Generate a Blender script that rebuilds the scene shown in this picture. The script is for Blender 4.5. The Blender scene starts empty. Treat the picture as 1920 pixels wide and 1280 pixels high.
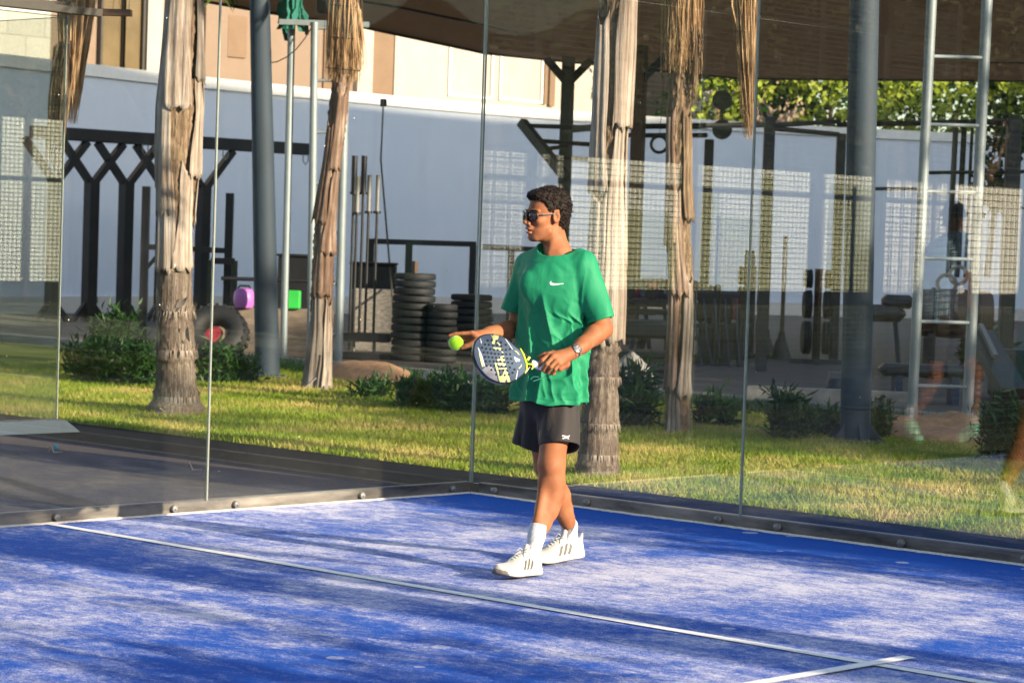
import bpy, math, random
import numpy as np
from mathutils import Vector, Matrix
from mathutils.bvhtree import BVHTree
R = math.radians
sc = bpy.context.scene
col = sc.collection
random.seed(7)
rng = np.random.default_rng(11)

# ------------------------------------------------------------------ camera
CAM = np.array([10.2377, -10.5418, 1.511])
ROT = (1.5297, -0.033, 0.7577)
FPX = 4719.16                       # focal length in pixels of a 1920 px wide frame
cam = bpy.data.cameras.new('camera')
cam.sensor_width = 36.0
cam.lens = FPX / 1920 * 36.0
cam.clip_start = 0.1
cam.clip_end = 600
cam.dof.use_dof = True
cam.dof.focus_distance = 11.6
cam.dof.aperture_fstop = 7.1
co = bpy.data.objects.new('camera', cam)
co.location = CAM
co.rotation_euler = ROT
col.objects.link(co)
sc.camera = co

# ------------------------------------------------------------------ sky, sun, exposure
SUN_DIR = Vector((1.0, 0.12, 0)).normalized()     # horizontal direction towards the sun
SUN_EL = R(17)
w = bpy.data.worlds.new('World'); sc.world = w
w.use_nodes = True
nt = w.node_tree
bg = nt.nodes['Background']
sky = nt.nodes.new('ShaderNodeTexSky')
sky.sky_type = 'NISHITA'
sky.sun_disc = False
sky.sun_elevation = SUN_EL
sky.sun_rotation = math.atan2(SUN_DIR.x, SUN_DIR.y)
sky.air_density = 1.0
sky.dust_density = 1.2
nt.links.new(sky.outputs[0], bg.inputs[0])
bg.inputs[1].default_value = 0.125
sl = bpy.data.lights.new('sun', 'SUN')
sl.energy = 4.8
sl.angle = R(0.5)
sl.color = (1.0, 0.83, 0.62)
so = bpy.data.objects.new('sun', sl)
sv = Vector((SUN_DIR.x * math.cos(SUN_EL), SUN_DIR.y * math.cos(SUN_EL), math.sin(SUN_EL)))
so.rotation_euler = sv.to_track_quat('Z', 'Y').to_euler()
so.location = (30, 0, 20)
col.objects.link(so)
sc.view_settings.view_transform = 'Standard'
sc.view_settings.look = 'None'
sc.view_settings.exposure = 1.3
sc.cycles.use_denoising = True
sc.cycles.transparent_max_bounces = 24
sc.cycles.max_bounces = 8
sc.cycles.sample_clamp_indirect = 6

# ------------------------------------------------------------------ picture helpers (real points at real distances)
def _rotm(rx, ry, rz):
    c, s = math.cos, math.sin
    Rx = np.array([[1, 0, 0], [0, c(rx), -s(rx)], [0, s(rx), c(rx)]])
    Ry = np.array([[c(ry), 0, s(ry)], [0, 1, 0], [-s(ry), 0, c(ry)]])
    Rz = np.array([[c(rz), -s(rz), 0], [s(rz), c(rz), 0], [0, 0, 1]])
    return Rz @ Ry @ Rx
RM = _rotm(*ROT)
def ray(u, v):
    d = RM @ np.array([(u - 960) / FPX, -(v - 640) / FPX, -1.0])
    return d / np.hypot(d[0], d[1])
def at(u, v, D):
    return Vector(CAM + ray(u, v) * D)
def G(u, v, z=0.0):
    d = ray(u, v)
    return Vector(CAM + d * (z - CAM[2]) / d[2])
def on_x(u, v, x):
    d = ray(u, v)
    return Vector(CAM + d * (x - CAM[0]) / d[0])

# ------------------------------------------------------------------ object helpers
def link(o, parent=None):
    col.objects.link(o)
    if parent is not None: o.parent = parent
    return o
def tag(o, label, cat, group=None):
    o['label'] = label; o['category'] = cat
    if group: o['group'] = group
    return o
def thing(name, label, cat, loc=(0, 0, 0), rz=0, group=None):
    o = bpy.data.objects.new(name, None)
    o.empty_display_size = 0.1
    o.location = loc; o.rotation_euler = (0, 0, rz)
    link(o); tag(o, label, cat, group)
    return o
def mesh_np(name, verts, faces, mat=None, smooth=False):
    """verts (N,3), faces list of tuples or (M,k) array"""
    me = bpy.data.meshes.new(name)
    verts = np.asarray(verts, dtype=np.float32)
    if isinstance(faces, np.ndarray):
        M, k = faces.shape
        me.vertices.add(len(verts)); me.vertices.foreach_set('co', verts.ravel())
        me.loops.add(M * k); me.loops.foreach_set('vertex_index', faces.astype(np.int32).ravel())
        me.polygons.add(M); me.polygons.foreach_set('loop_start', np.arange(0, M * k, k, dtype=np.int32))
        me.polygons.foreach_set('loop_total', np.full(M, k, dtype=np.int32))
        me.update(calc_edges=True)
    else:
        me.from_pydata(verts.tolist(), [], faces)
    if mat: me.materials.append(mat)
    if smooth: me.polygons.foreach_set('use_smooth', np.ones(len(me.polygons), dtype=bool))
    me.validate()
    return me
def world_of(o):
    m = Matrix.Identity(4)
    while o is not None:
        m = Matrix.Translation(o.location) @ o.rotation_euler.to_matrix().to_4x4() @ m
        o = o.parent
    return m
class MB:
    """collects shapes, then builds ONE mesh object"""
    def __init__(s): s.v = []; s.f = []; s.n = 0
    def add(s, v, f):
        s.v.extend([tuple(p) for p in v]); s.f.extend([tuple(i + s.n for i in q) for q in f]); s.n = len(s.v); return s
    def box(s, c, size, rz=0, M=None, bev=0.0):
        hx, hy, hz = size[0] / 2, size[1] / 2, size[2] / 2
        b = min(bev, hx * .9, hy * .9, hz * .9)
        if b <= 0:
            pts = [(x, y, z) for z in (-hz, hz) for x, y in ((-hx, -hy), (hx, -hy), (hx, hy), (-hx, hy))]
            fc = [(3, 2, 1, 0), (4, 5, 6, 7), (0, 1, 5, 4), (1, 2, 6, 5), (2, 3, 7, 6), (3, 0, 4, 7)]
        else:
            pts = []
            for z, k in ((-hz, b), (-hz + b, 0), (hz - b, 0), (hz, b)):
                X, Y = hx - k, hy - k
                pts += [(-X + b * (k == 0), -Y, z), (X - b * (k == 0), -Y, z), (X, -Y + b * (k == 0), z), (X, Y - b * (k == 0), z),
                        (X - b * (k == 0), Y, z), (-X + b * (k == 0), Y, z), (-X, Y - b * (k == 0), z), (-X, -Y + b * (k == 0), z)]
            fc = [tuple(range(7, -1, -1)), tuple(range(24, 32))]
            for r in range(3):
                for i in range(8):
                    j = (i + 1) % 8
                    fc.append((r * 8 + i, r * 8 + j, r * 8 + 8 + j, r * 8 + 8 + i))
        m = Matrix.Translation(Vector(c)) @ (M.to_4x4() if M is not None else Matrix.Rotation(rz, 4, 'Z'))
        return s.add([m @ Vector(p) for p in pts], fc)
    def bar(s, a, b, wd, ht=None, roll=0):
        """square bar from a to b"""
        a, b = Vector(a), Vector(b); ht = ht or wd
        d = b - a; L = d.length
        q = d.to_track_quat('Z', 'Y').to_matrix() @ Matrix.Rotation(roll, 3, 'Z')
        return s.box((a + b) / 2, (wd, ht, L), M=q)
    def tube(s, pts, r, n=10, caps=True):
        pts = [Vector(p) for p in pts]
        rs = r if isinstance(r, (list, tuple)) else [r] * len(pts)
        V = []; up = None
        for i, p in enumerate(pts):
            t = (pts[min(i + 1, len(pts) - 1)] - pts[max(i - 1, 0)]).normalized()
            if up is None:
                up = Vector((0, 0, 1)) if abs(t.z) < .9 else Vector((1, 0, 0))
            x = t.cross(up).normalized(); y = x.cross(t).normalized(); up = y
            for k in range(n):
                a = 2 * math.pi * k / n
                V.append(p + (x * math.cos(a) + y * math.sin(a)) * rs[i])
        F = []
        for i in range(len(pts) - 1):
            for k in range(n):
                j = (k + 1) % n
                F.append((i * n + k, i * n + j, i * n + n + j, i * n + n + k))
        if caps:
            F.append(tuple(range(n))[::-1]); F.append(tuple((len(pts) - 1) * n + k for k in range(n)))
        return s.add(V, F)
    def lathe(s, prof, n=24, c=(0, 0, 0), M=None):
        V = []; F = []
        m = Matrix.Translation(Vector(c)) @ (M.to_4x4() if M is not None else Matrix.Identity(4))
        for r, z in prof:
            for k in range(n):
                a = 2 * math.pi * k / n
                V.append(m @ Vector((r * math.cos(a), r * math.sin(a), z)))
        for i in range(len(prof) - 1):
            for k in range(n):
                j = (k + 1) % n
                F.append((i * n + k, i * n + j, i * n + n + j, i * n + n + k))
        F.append(tuple(range(n))[::-1]); F.append(tuple((len(prof) - 1) * n + k for k in range(n)))
        return s.add(V, F)
    def build(s, name, mat, parent=None, smooth=False, off=None):
        v = s.v
        if parent is not None and off is not False:      # points are given in world space
            W_ = world_of(parent).inverted()
            v = [W_ @ Vector(p) for p in v]
        me = bpy.data.meshes.new(name)
        me.from_pydata([tuple(p) for p in v], [], s.f)
        me.materials.append(mat)
        if smooth:
            me.polygons.foreach_set('use_smooth', np.ones(len(me.polygons), dtype=bool))
            try: me.set_sharp_from_angle(angle=R(40))
            except Exception: pass
        me.update()
        return link(bpy.data.objects.new(name, me), parent)
def structure(o): o['kind'] = 'structure'; return o
def torus(c, Rr, r, axis=(0, 0, 1), n=28, m=10):
    q = Vector(axis).to_track_quat('Z', 'Y').to_matrix()
    V = []; F = []
    for i in range(n):
        a = 2 * math.pi * i / n
        for j in range(m):
            b = 2 * math.pi * j / m
            V.append(Vector(c) + q @ Vector(((Rr + r * math.cos(b)) * math.cos(a), (Rr + r * math.cos(b)) * math.sin(a), r * math.sin(b))))
    for i in range(n):
        for j in range(m):
            F.append((i * m + j, ((i + 1) % n) * m + j, ((i + 1) % n) * m + (j + 1) % m, i * m + (j + 1) % m))
    return V, F

# ------------------------------------------------------------------ materials
def new_mat(name):
    m = bpy.data.materials.new(name); m.use_nodes = True
    return m, m.node_tree, m.node_tree.nodes['Principled BSDF']
def N(nt, t, **kw):
    n = nt.nodes.new(t)
    for k, v in kw.items():
        if k == 'op': n.operation = v
        elif k in n.inputs.keys(): n.inputs[k].default_value = v
        else: setattr(n, k, v)
    return n
def coords(nt, scale=(1, 1, 1), out='Object', rot=(0, 0, 0)):
    tc = nt.nodes.new('ShaderNodeTexCoord'); mp = nt.nodes.new('ShaderNodeMapping')
    mp.inputs['Scale'].default_value = scale; mp.inputs['Rotation'].default_value = rot
    nt.links.new(tc.outputs[out], mp.inputs[0])
    return mp.outputs[0]
def noise(nt, vec, scale, detail=4, rough=.55, dist=0.0):
    n = N(nt, 'ShaderNodeTexNoise', Scale=scale, Detail=detail, Roughness=rough, Distortion=dist)
    nt.links.new(vec, n.inputs['Vector']); return n.outputs['Fac']
def ramp(nt, fac, stops):
    r = nt.nodes.new('ShaderNodeValToRGB')
    el = r.color_ramp.elements
    while len(el) < len(stops): el.new(0.5)
    for e, (p, c) in zip(el, stops):
        e.position = p; e.color = (*c, 1) if len(c) == 3 else c
    nt.links.new(fac, r.inputs[0]); return r.outputs[0]
def mixc(nt, fac, a, b, mode='MIX'):
    m = nt.nodes.new('ShaderNodeMix'); m.data_type = 'RGBA'; m.blend_type = mode
    for s, i in ((fac, 0), (a, 6), (b, 7)):
        if isinstance(s, (int, float)): m.inputs[i].default_value = s
        elif isinstance(s, tuple): m.inputs[i].default_value = (*s, 1)
        else: nt.links.new(s, m.inputs[i])
    return m.outputs[2]
def math_(nt, op, a, b=0.0, clamp=False):
    m = nt.nodes.new('ShaderNodeMath'); m.operation = op; m.use_clamp = clamp
    for s, i in ((a, 0), (b, 1)):
        if isinstance(s, (int, float)): m.inputs[i].default_value = s
        else: nt.links.new(s, m.inputs[i])
    return m.outputs[0]
def bump(nt, h, bsdf, strength=.3, dist=.01):
    b = N(nt, 'ShaderNodeBump', Strength=strength, Distance=dist)
    nt.links.new(h, b.inputs['Height']); nt.links.new(b.outputs[0], bsdf.inputs['Normal'])
def simple(name, c, rough=.5, metal=0.0, var=.25, nscale=6.0, bmp=0.0, spec=.5, stretch=(1, 1, 1), c2=None):
    m, nt, b = new_mat(name)
    v = coords(nt, stretch)
    f = noise(nt, v, nscale, 5, .6)
    lo = tuple(x * (1 - var) for x in c) if c2 is None else c2
    hi = tuple(min(1, x * (1 + var)) for x in c)
    nt.links.new(ramp(nt, f, [(.3, lo), (.7, hi)]), b.inputs['Base Color'])
    b.inputs['Roughness'].default_value = rough; b.inputs['Metallic'].default_value = metal
    b.inputs['Specular IOR Level'].default_value = spec
    if bmp: bump(nt, f, b, bmp, .01)
    return m

def mat_court():
    m, nt, b = new_mat('blue_turf')
    v = coords(nt); vs = coords(nt, (1.0, .55, 1), rot=(0, 0, R(8)))
    big = noise(nt, vs, .9, 5, .62, .3)
    mid = noise(nt, coords(nt, (1, 2.0, 1)), 4.2, 10, .78, .5)
    fine = noise(nt, v, 160, 2, .7)
    fin2 = noise(nt, v, 48, 3, .8)
    s = math_(nt, 'ADD', math_(nt, 'MULTIPLY', big, .70), math_(nt, 'MULTIPLY', mid, .78))
    s = math_(nt, 'ADD', s, math_(nt, 'MULTIPLY', math_(nt, 'SUBTRACT', fine, .5), .55))
    s = math_(nt, 'ADD', s, math_(nt, 'MULTIPLY', math_(nt, 'SUBTRACT', fin2, .5), .42))
    # sand thinned towards the back wall, painting in the shade strip there
    sep = nt.nodes.new('ShaderNodeSeparateXYZ'); nt.links.new(v, sep.inputs[0])
    edge = math_(nt, 'MULTIPLY', math_(nt, 'ADD', sep.outputs[1], 1.1), .33, True)
    s = math_(nt, 'SUBTRACT', s, math_(nt, 'MULTIPLY', edge, .85))
    for (ex, ey, rx_, ry_, k_) in ((4.4, -4.75, 1.5, .75, .15), (1.2, -3.60, 1.4, .28, .10), (3.2, -3.95, 1.5, .16, .09)):  # ovals of thinner sand paint the blue of the shade bands into the colour
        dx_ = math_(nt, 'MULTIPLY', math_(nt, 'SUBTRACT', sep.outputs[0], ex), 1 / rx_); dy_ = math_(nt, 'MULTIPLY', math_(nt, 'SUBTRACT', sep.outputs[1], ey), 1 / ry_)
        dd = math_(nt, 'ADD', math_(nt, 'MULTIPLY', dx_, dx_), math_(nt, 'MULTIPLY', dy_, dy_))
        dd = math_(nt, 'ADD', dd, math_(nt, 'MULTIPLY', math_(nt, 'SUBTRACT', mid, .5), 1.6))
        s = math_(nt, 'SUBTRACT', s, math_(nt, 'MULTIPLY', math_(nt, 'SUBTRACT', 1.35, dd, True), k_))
    fac = ramp(nt, s, [(.60, (0, 0, 0)), (.72, (.22, .22, .22)), (.90, (1, 1, 1))])
    # ball marks and sand pats
    vo = N(nt, 'ShaderNodeTexVoronoi', Scale=2.3, Randomness=1.0); vo.voronoi_dimensions = '2D'; nt.links.new(coords(nt, (1, 1, 0)), vo.inputs['Vector'])
    cs = nt.nodes.new('ShaderNodeSeparateColor'); nt.links.new(vo.outputs['Color'], cs.inputs[0])
    rad = math_(nt, 'MULTIPLY', cs.outputs[0], .085)
    spot = math_(nt, 'MULTIPLY', math_(nt, 'LESS_THAN', vo.outputs['Distance'], math_(nt, 'ADD', rad, .02)), math_(nt, 'GREATER_THAN', cs.outputs[1], .55))
    fac2 = math_(nt, 'MAXIMUM', fac, math_(nt, 'MULTIPLY', spot, math_(nt, 'ADD', math_(nt, 'MULTIPLY', fin2, .9), .10)))
    blue = mixc(nt, fine, (.001, .050, .29), (.004, .100, .50))
    sand = mixc(nt, fin2, (.58, .56, .62), (.95, .91, .90))
    nt.links.new(mixc(nt, math_(nt, 'MULTIPLY', fac2, .76), blue, sand), b.inputs['Base Color'])
    b.inputs['Roughness'].default_value = .85
    b.inputs['Specular IOR Level'].default_value = .2
    bump(nt, math_(nt, 'ADD', fine, math_(nt, 'MULTIPLY', fin2, .6)), b, .5, .006)
    return m
def mat_grass_ground():
    m, nt, b = new_mat('lawn')
    v = coords(nt); a = noise(nt, v, .8, 5, .6); f = noise(nt, v, 40, 3, .7)
    c = ramp(nt, a, [(.35, (.09, .13, .018)), (.52, (.16, .19, .028)), (.66, (.34, .28, .09))])
    nt.links.new(mixc(nt, f, c, mixc(nt, .5, c, (.05, .05, .015))), b.inputs['Base Color'])
    b.inputs['Roughness'].default_value = .95; b.inputs['Specular IOR Level'].default_value = .1
    bump(nt, f, b, .6, .02)
    return m
def mat_blades():
    m, nt, b = new_mat('grass_blades')
    v = coords(nt); a = noise(nt, v, 1.1, 5, .65); f = noise(nt, v, 30, 2, .7)
    s = math_(nt, 'ADD', math_(nt, 'MULTIPLY', a, .8), math_(nt, 'MULTIPLY', f, .35))
    c = ramp(nt, s, [(.40, (.095, .20, .012)), (.55, (.22, .29, .020)), (.70, (.55, .42, .15))])
    nt.links.new(c, b.inputs['Base Color'])
    b.inputs['Roughness'].default_value = .6; b.inputs['Specular IOR Level'].default_value = .25
    add_translucent(m, c, .3)
    return m
def add_translucent(m, c, k):
    nt = m.node_tree; b = nt.nodes['Principled BSDF']; out = nt.nodes['Material Output']
    t = nt.nodes.new('ShaderNodeBsdfTranslucent'); mx = nt.nodes.new('ShaderNodeMixShader')
    mx.inputs[0].default_value = k
    if isinstance(c, tuple): t.inputs[0].default_value = (*c, 1)
    else: nt.links.new(c, t.inputs[0])
    nt.links.new(b.outputs[0], mx.inputs[1]); nt.links.new(t.outputs[0], mx.inputs[2]); nt.links.new(mx.outputs[0], out.inputs[0])
def mat_leaf(name, a, bcol, k=.3, ns=3.0):
    m, nt, b = new_mat(name)
    v = coords(nt); f = math_(nt, 'ADD', math_(nt, 'MULTIPLY', noise(nt, v, ns, 3, .6), .6), math_(nt, 'MULTIPLY', noise(nt, v, 30, 2, .6), .4))
    c = ramp(nt, f, [(.38, a), (.62, bcol)])
    nt.links.new(c, b.inputs['Base Color'])
    b.inputs['Roughness'].default_value = .5; b.inputs['Specular IOR Level'].default_value = .35
    add_translucent(m, c, k)
    return m
def mat_glass(GLASS_K, nm='court_glass'):
    m = bpy.data.materials.new(nm); m.use_nodes = True
    nt = m.node_tree; nt.nodes.clear()
    out = nt.nodes.new('ShaderNodeOutputMaterial')
    tr = nt.nodes.new('ShaderNodeBsdfTransparent'); tr.inputs[0].default_value = (.965, .985, .975, 1)
    gl = nt.nodes.new('ShaderNodeBsdfGlossy'); gl.inputs['Roughness'].default_value = 0.0; gl.inputs[0].default_value = (.95, .97, .93, 1)
    ge = nt.nodes.new('ShaderNodeNewGeometry'); dt = nt.nodes.new('ShaderNodeVectorMath'); dt.operation = 'DOT_PRODUCT'
    nt.links.new(ge.outputs['Normal'], dt.inputs[0]); nt.links.new(ge.outputs['Incoming'], dt.inputs[1])
    ca = math_(nt, 'ABSOLUTE', dt.outputs['Value'])
    fr = math_(nt, 'ADD', .05, math_(nt, 'MULTIPLY', .95, math_(nt, 'POWER', math_(nt, 'SUBTRACT', 1.0, ca), 5.0)))
    mx = nt.nodes.new('ShaderNodeMixShader')
    k = math_(nt, 'ADD', math_(nt, 'MULTIPLY', fr, GLASS_K), .0, True)
    nt.links.new(k, mx.inputs[0]); nt.links.new(tr.outputs[0], mx.inputs[1]); nt.links.new(gl.outputs[0], mx.inputs[2])
    # dust: faint film, ball smears and dried specks on the pane
    df = nt.nodes.new('ShaderNodeBsdfDiffuse'); df.inputs[0].default_value = (.75, .72, .62, 1)
    v = coords(nt)
    film = ramp(nt, noise(nt, v, .9, 5, .6), [(.45, (.0, .0, .0)), (.8, (.004, .004, .004))])
    vo = N(nt, 'ShaderNodeTexVoronoi', Scale=9.0); nt.links.new(v, vo.inputs['Vector'])
    cs = nt.nodes.new('ShaderNodeSeparateColor'); nt.links.new(vo.outputs['Color'], cs.inputs[0])
    wob = math_(nt, 'ADD', vo.outputs['Distance'], math_(nt, 'MULTIPLY', noise(nt, v, 60, 2), .03))
    sp = math_(nt, 'MULTIPLY', math_(nt, 'LESS_THAN', wob, math_(nt, 'ADD', math_(nt, 'MULTIPLY', cs.outputs[0], .035), .018)), math_(nt, 'GREATER_THAN', cs.outputs[1], .72))
    sep = nt.nodes.new('ShaderNodeSeparateXYZ'); nt.links.new(v, sep.inputs[0])
    low = math_(nt, 'MULTIPLY', math_(nt, 'SUBTRACT', .42, sep.outputs[2]), 1.1, True)
    low = math_(nt, 'MULTIPLY', low, noise(nt, coords(nt, (2, 2, .6)), 3, 5, .7))
    d = math_(nt, 'ADD', math_(nt, 'ADD', film, math_(nt, 'MULTIPLY', sp, .55)), math_(nt, 'MULTIPLY', low, .035), True)
    mx2 = nt.nodes.new('ShaderNodeMixShader')
    nt.links.new(d, mx2.inputs[0]); nt.links.new(mx.outputs[0], mx2.inputs[1]); nt.links.new(df.outputs[0], mx2.inputs[2])
    nt.links.new(mx2.outputs[0], out.inputs[0])
    return m
def mat_wall():
    m, nt, b = new_mat('painted_wall')
    v = coords(nt); a = noise(nt, v, .35, 4, .6); f = noise(nt, coords(nt, (1, 1, .15)), 3, 4, .7)
    c = ramp(nt, a, [(.35, (.64, .70, .81)), (.7, (.74, .78, .86))])
    st = ramp(nt, noise(nt, coords(nt, (2.2, 2.2, .22)), 1.0, 6, .7), [(.52, (0, 0, 0)), (.72, (1, 1, 1))])
    c = mixc(nt, math_(nt, 'MULTIPLY', st, .22), c, (.40, .40, .38))
    nt.links.new(mixc(nt, math_(nt, 'MULTIPLY', f, .25), c, (.52, .55, .58)), b.inputs['Base Color'])
    b.inputs['Roughness'].default_value = .8; bump(nt, noise(nt, v, 60, 2), b, .15, .01)
    return m
def mat_bark(name, c1, c2, c3, sx=14, sz=1.6, ring=0.0, bmp=.8):
    m, nt, b = new_mat(name)
    v = coords(nt, (sx, sx, sz)); a = noise(nt, v, 1.0, 6, .65, .4); g = noise(nt, coords(nt), 2.2, 4, .6)
    f = math_(nt, 'ADD', math_(nt, 'MULTIPLY', a, .65), math_(nt, 'MULTIPLY', g, .4))
    c = ramp(nt, f, [(.36, c1), (.52, c2), (.68, c3)])
    nt.links.new(c, b.inputs['Base Color']); b.inputs['Roughness'].default_value = .85
    b.inputs['Specular IOR Level'].default_value = .2
    bump(nt, a, b, bmp, .02)
    return m
def mat_skin():
    m, nt, b = new_mat('skin')
    v = coords(nt); a = noise(nt, v, 14, 4, .6); f = noise(nt, v, 260, 2, .6)
    c = ramp(nt, a, [(.3, (.225, .080, .033)), (.7, (.325, .128, .054))])
    nt.links.new(c, b.inputs['Base Color']); b.inputs['Roughness'].default_value = .62
    b.inputs['Subsurface Weight'].default_value = .12
    b.inputs['Subsurface Radius'].default_value = (.02, .007, .004)
    b.inputs['Specular IOR Level'].default_value = .3
    bump(nt, f, b, .15, .002)
    return m
def mat_cloth(name, c, rough=.55, sheen=.3, weave=900, wr=.25):
    m, nt, b = new_mat(name)
    v = coords(nt)
    f = noise(nt, v, weave, 1, .5); wv = noise(nt, coords(nt, (1.6, 1.6, .55)), 9, 3, .5, .8)
    nt.links.new(mixc(nt, f, tuple(x * .88 for x in c), tuple(min(1, x * 1.1) for x in c)), b.inputs['Base Color'])
    b.inputs['Roughness'].default_value = rough
    b.inputs['Sheen Weight'].default_value = sheen
    bump(nt, wv, b, wr, .02)
    return m
M = dict(
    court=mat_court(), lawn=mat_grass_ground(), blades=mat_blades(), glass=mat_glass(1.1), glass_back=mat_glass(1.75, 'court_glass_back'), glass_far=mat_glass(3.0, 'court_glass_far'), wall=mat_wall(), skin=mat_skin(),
    line=simple('white_line', (.78, .77, .74), .8, var=.12, nscale=40, bmp=.2),
    asphalt=simple('asphalt', (.070, .060, .052), .95, var=.4, nscale=70, bmp=.6, spec=.1),
    kerb=simple('black_kerb', (.010, .011, .013), .95, var=.5, nscale=30, bmp=.5, spec=.08),
    farground=simple('far_ground', (.055, .065, .028), .95, var=.4, nscale=1.5),
    soil=simple('soil', (.20, .13, .08), .95, var=.3, nscale=3, bmp=.4),
    sand=simple('red_sand', (.34, .19, .10), .95, var=.25, nscale=12, bmp=.8),
    sandpale=simple('pale_sand', (.62, .57, .52), .95, var=.2, nscale=60, bmp=.6),
    concrete=simple('concrete', (.30, .27, .25), .9, var=.18, nscale=3, bmp=.2),
    kerbstone=simple('kerb_stone', (.22, .21, .20), .9, var=.3, nscale=5, bmp=.4),
    gymfloor=simple('rubber_floor', (.085, .068, .056), .8, var=.2, nscale=2),
    edge=simple('glass_edge', (.34, .37, .31), .25, var=.1, nscale=12),
    rail=simple('steel_rail', (.27, .25, .21), .38, .5, var=.4, nscale=4, c2=(.02, .022, .025), stretch=(.4, .4, 2)),
    bolt=simple('bolt', (.20, .20, .19), .55, .4, var=.2),
    galv=simple('galvanised_steel', (.24, .28, .30), .55, .3, var=.22, nscale=5, stretch=(1, 1, .4)),
    bluegrey=simple('blue_grey_paint', (.026, .042, .062), .72, 0, var=.22, nscale=3, stretch=(1, 1, .4)),
    black=simple('black_paint', (.008, .008, .010), .45, var=.4, nscale=8),
    blackgreen=simple('mossy_black_paint', (.030, .034, .020), .6, var=.5, nscale=6),
    brownpost=simple('brown_paint', (.075, .040, .025), .6, var=.3, nscale=6),
    rubber=simple('black_rubber', (.006, .007, .009), .7, var=.35, nscale=14, bmp=.3),
    mesh=simple('mesh_wire', (.03, .035, .028), .6, .2),
    facade=simple('beige_render', (.235, .165, .12), .85, var=.06, nscale=2),
    facadew=simple('cream_render', (.44, .39, .33), .85, var=.08, nscale=2),
    brownpanel=simple('brown_panel', (.20, .125, .075), .7, var=.1, nscale=2),
    frame=simple('dark_frame', (.045, .038, .032), .5, var=.2),
    pane=simple('ochre_window', (.15, .11, .06), .12, var=.3, nscale=.8),
    blind=simple('beige_blind', (.29, .21, .145), .8, var=.08, nscale=2),
    coping=simple('white_coping', (.82, .79, .74), .8, var=.05),
    canopy=simple('brown_shade_cloth', (.36, .25, .17), .9, var=.2, nscale=1.2, stretch=(1, 1, 4)),
    white=simple('white_hoarding', (.93, .91, .84), .8, var=.06, nscale=1),
    palm=mat_bark('palm_trunk_grey', (.09, .07, .058), (.19, .16, .14), (.33, .30, .27), 30, 1.0),
    palmring=mat_bark('palm_ring_fibre', (.05, .035, .028), (.14, .105, .085), (.32, .28, .23), 60, 2.0),
    sheath=mat_bark('palm_sheath', (.12, .08, .06), (.32, .26, .215), (.53, .48, .43), 34, .7, bmp=1.0),
    fibre=mat_bark('palm_fibre', (.05, .034, .025), (.17, .115, .075), (.36, .27, .18), 40, 3.0),
    straw=mat_bark('dry_straw', (.20, .11, .055), (.42, .27, .15), (.66, .48, .30), 50, .7),
    barkbr=mat_bark('brown_bark', (.06, .036, .026), (.18, .115, .085), (.42, .33, .27), 20, 1.4),
    leaf=mat_leaf('bush_leaf', (.010, .040, .008), (.035, .100, .018)),
    leafd=mat_leaf('dark_leaf', (.020, .032, .010), (.055, .070, .020), .15, 1.0),
    lime=mat_leaf('lime_leaf', (.14, .23, .02), (.52, .58, .06), .35),
    frond=mat_leaf('palm_frond', (.03, .07, .015), (.08, .13, .03), .2),
    green=simple('green_cloth', (.010, .13, .10), .8, var=.3),
    purple=simple('purple_vinyl', (.42, .13, .46), .45, var=.1),
    brightgreen=simple('bright_green_vinyl', (.03, .42, .06), .45, var=.08),
    red=simple('red_vinyl', (.22, .012, .020), .45, var=.15),
    navy=simple('navy_vinyl', (.012, .028, .075), .45, var=.15),
    bench=simple('black_vinyl', (.016, .018, .024), .4, var=.2),
    stone=simple('dry_stone', (.20, .18, .16), .9, var=.5, nscale=16, bmp=1.0, stretch=(1, 1, 3)),
    wood=simple('weathered_wood', (.17, .13, .10), .85, var=.4, nscale=5, stretch=(1, 1, 6), bmp=.3),
    ring=simple('wooden_ring', (.34, .23, .15), .5, var=.2),
    strap=simple('strap', (.05, .05, .035), .8, var=.3),
    softred=simple('faded_red_cloth', (.30, .03, .05), .8, var=.25, nscale=12),
    twig=simple('dry_twig', (.42, .30, .20), .8, var=.2),
)
add_translucent(M['canopy'], (.55, .37, .24), .55)
M['dark'] = simple('dark_cladding', (.022, .024, .018), .9, var=.3)
def mat_block():
    m, nt, b = new_mat('painted_block')
    br = N(nt, 'ShaderNodeTexBrick', Scale=1.0); br.inputs['Color1'].default_value = (.60, .56, .49, 1); br.inputs['Color2'].default_value = (.52, .49, .43, 1); br.inputs['Mortar'].default_value = (.38, .35, .30, 1)
    br.inputs['Mortar Size'].default_value = .012; br.inputs['Brick Width'].default_value = .8; br.inputs['Row Height'].default_value = .4
    tc = nt.nodes.new('ShaderNodeTexCoord'); sx_ = nt.nodes.new('ShaderNodeSeparateXYZ'); cx_ = nt.nodes.new('ShaderNodeCombineXYZ')
    nt.links.new(tc.outputs['Object'], sx_.inputs[0]); nt.links.new(sx_.outputs[1], cx_.inputs[0]); nt.links.new(sx_.outputs[2], cx_.inputs[1]); nt.links.new(cx_.outputs[0], br.inputs['Vector'])
    nt.links.new(br.outputs['Color'], b.inputs['Base Color']); b.inputs['Roughness'].default_value = .9
    return m
M['block'] = mat_block()
M['turf2'] = simple('dark_green_turf', (.030, .050, .022), .95, var=.4, nscale=4)
M['olive'] = simple('olive_board', (.60, .60, .40), .8, var=.12, nscale=1)
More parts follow.
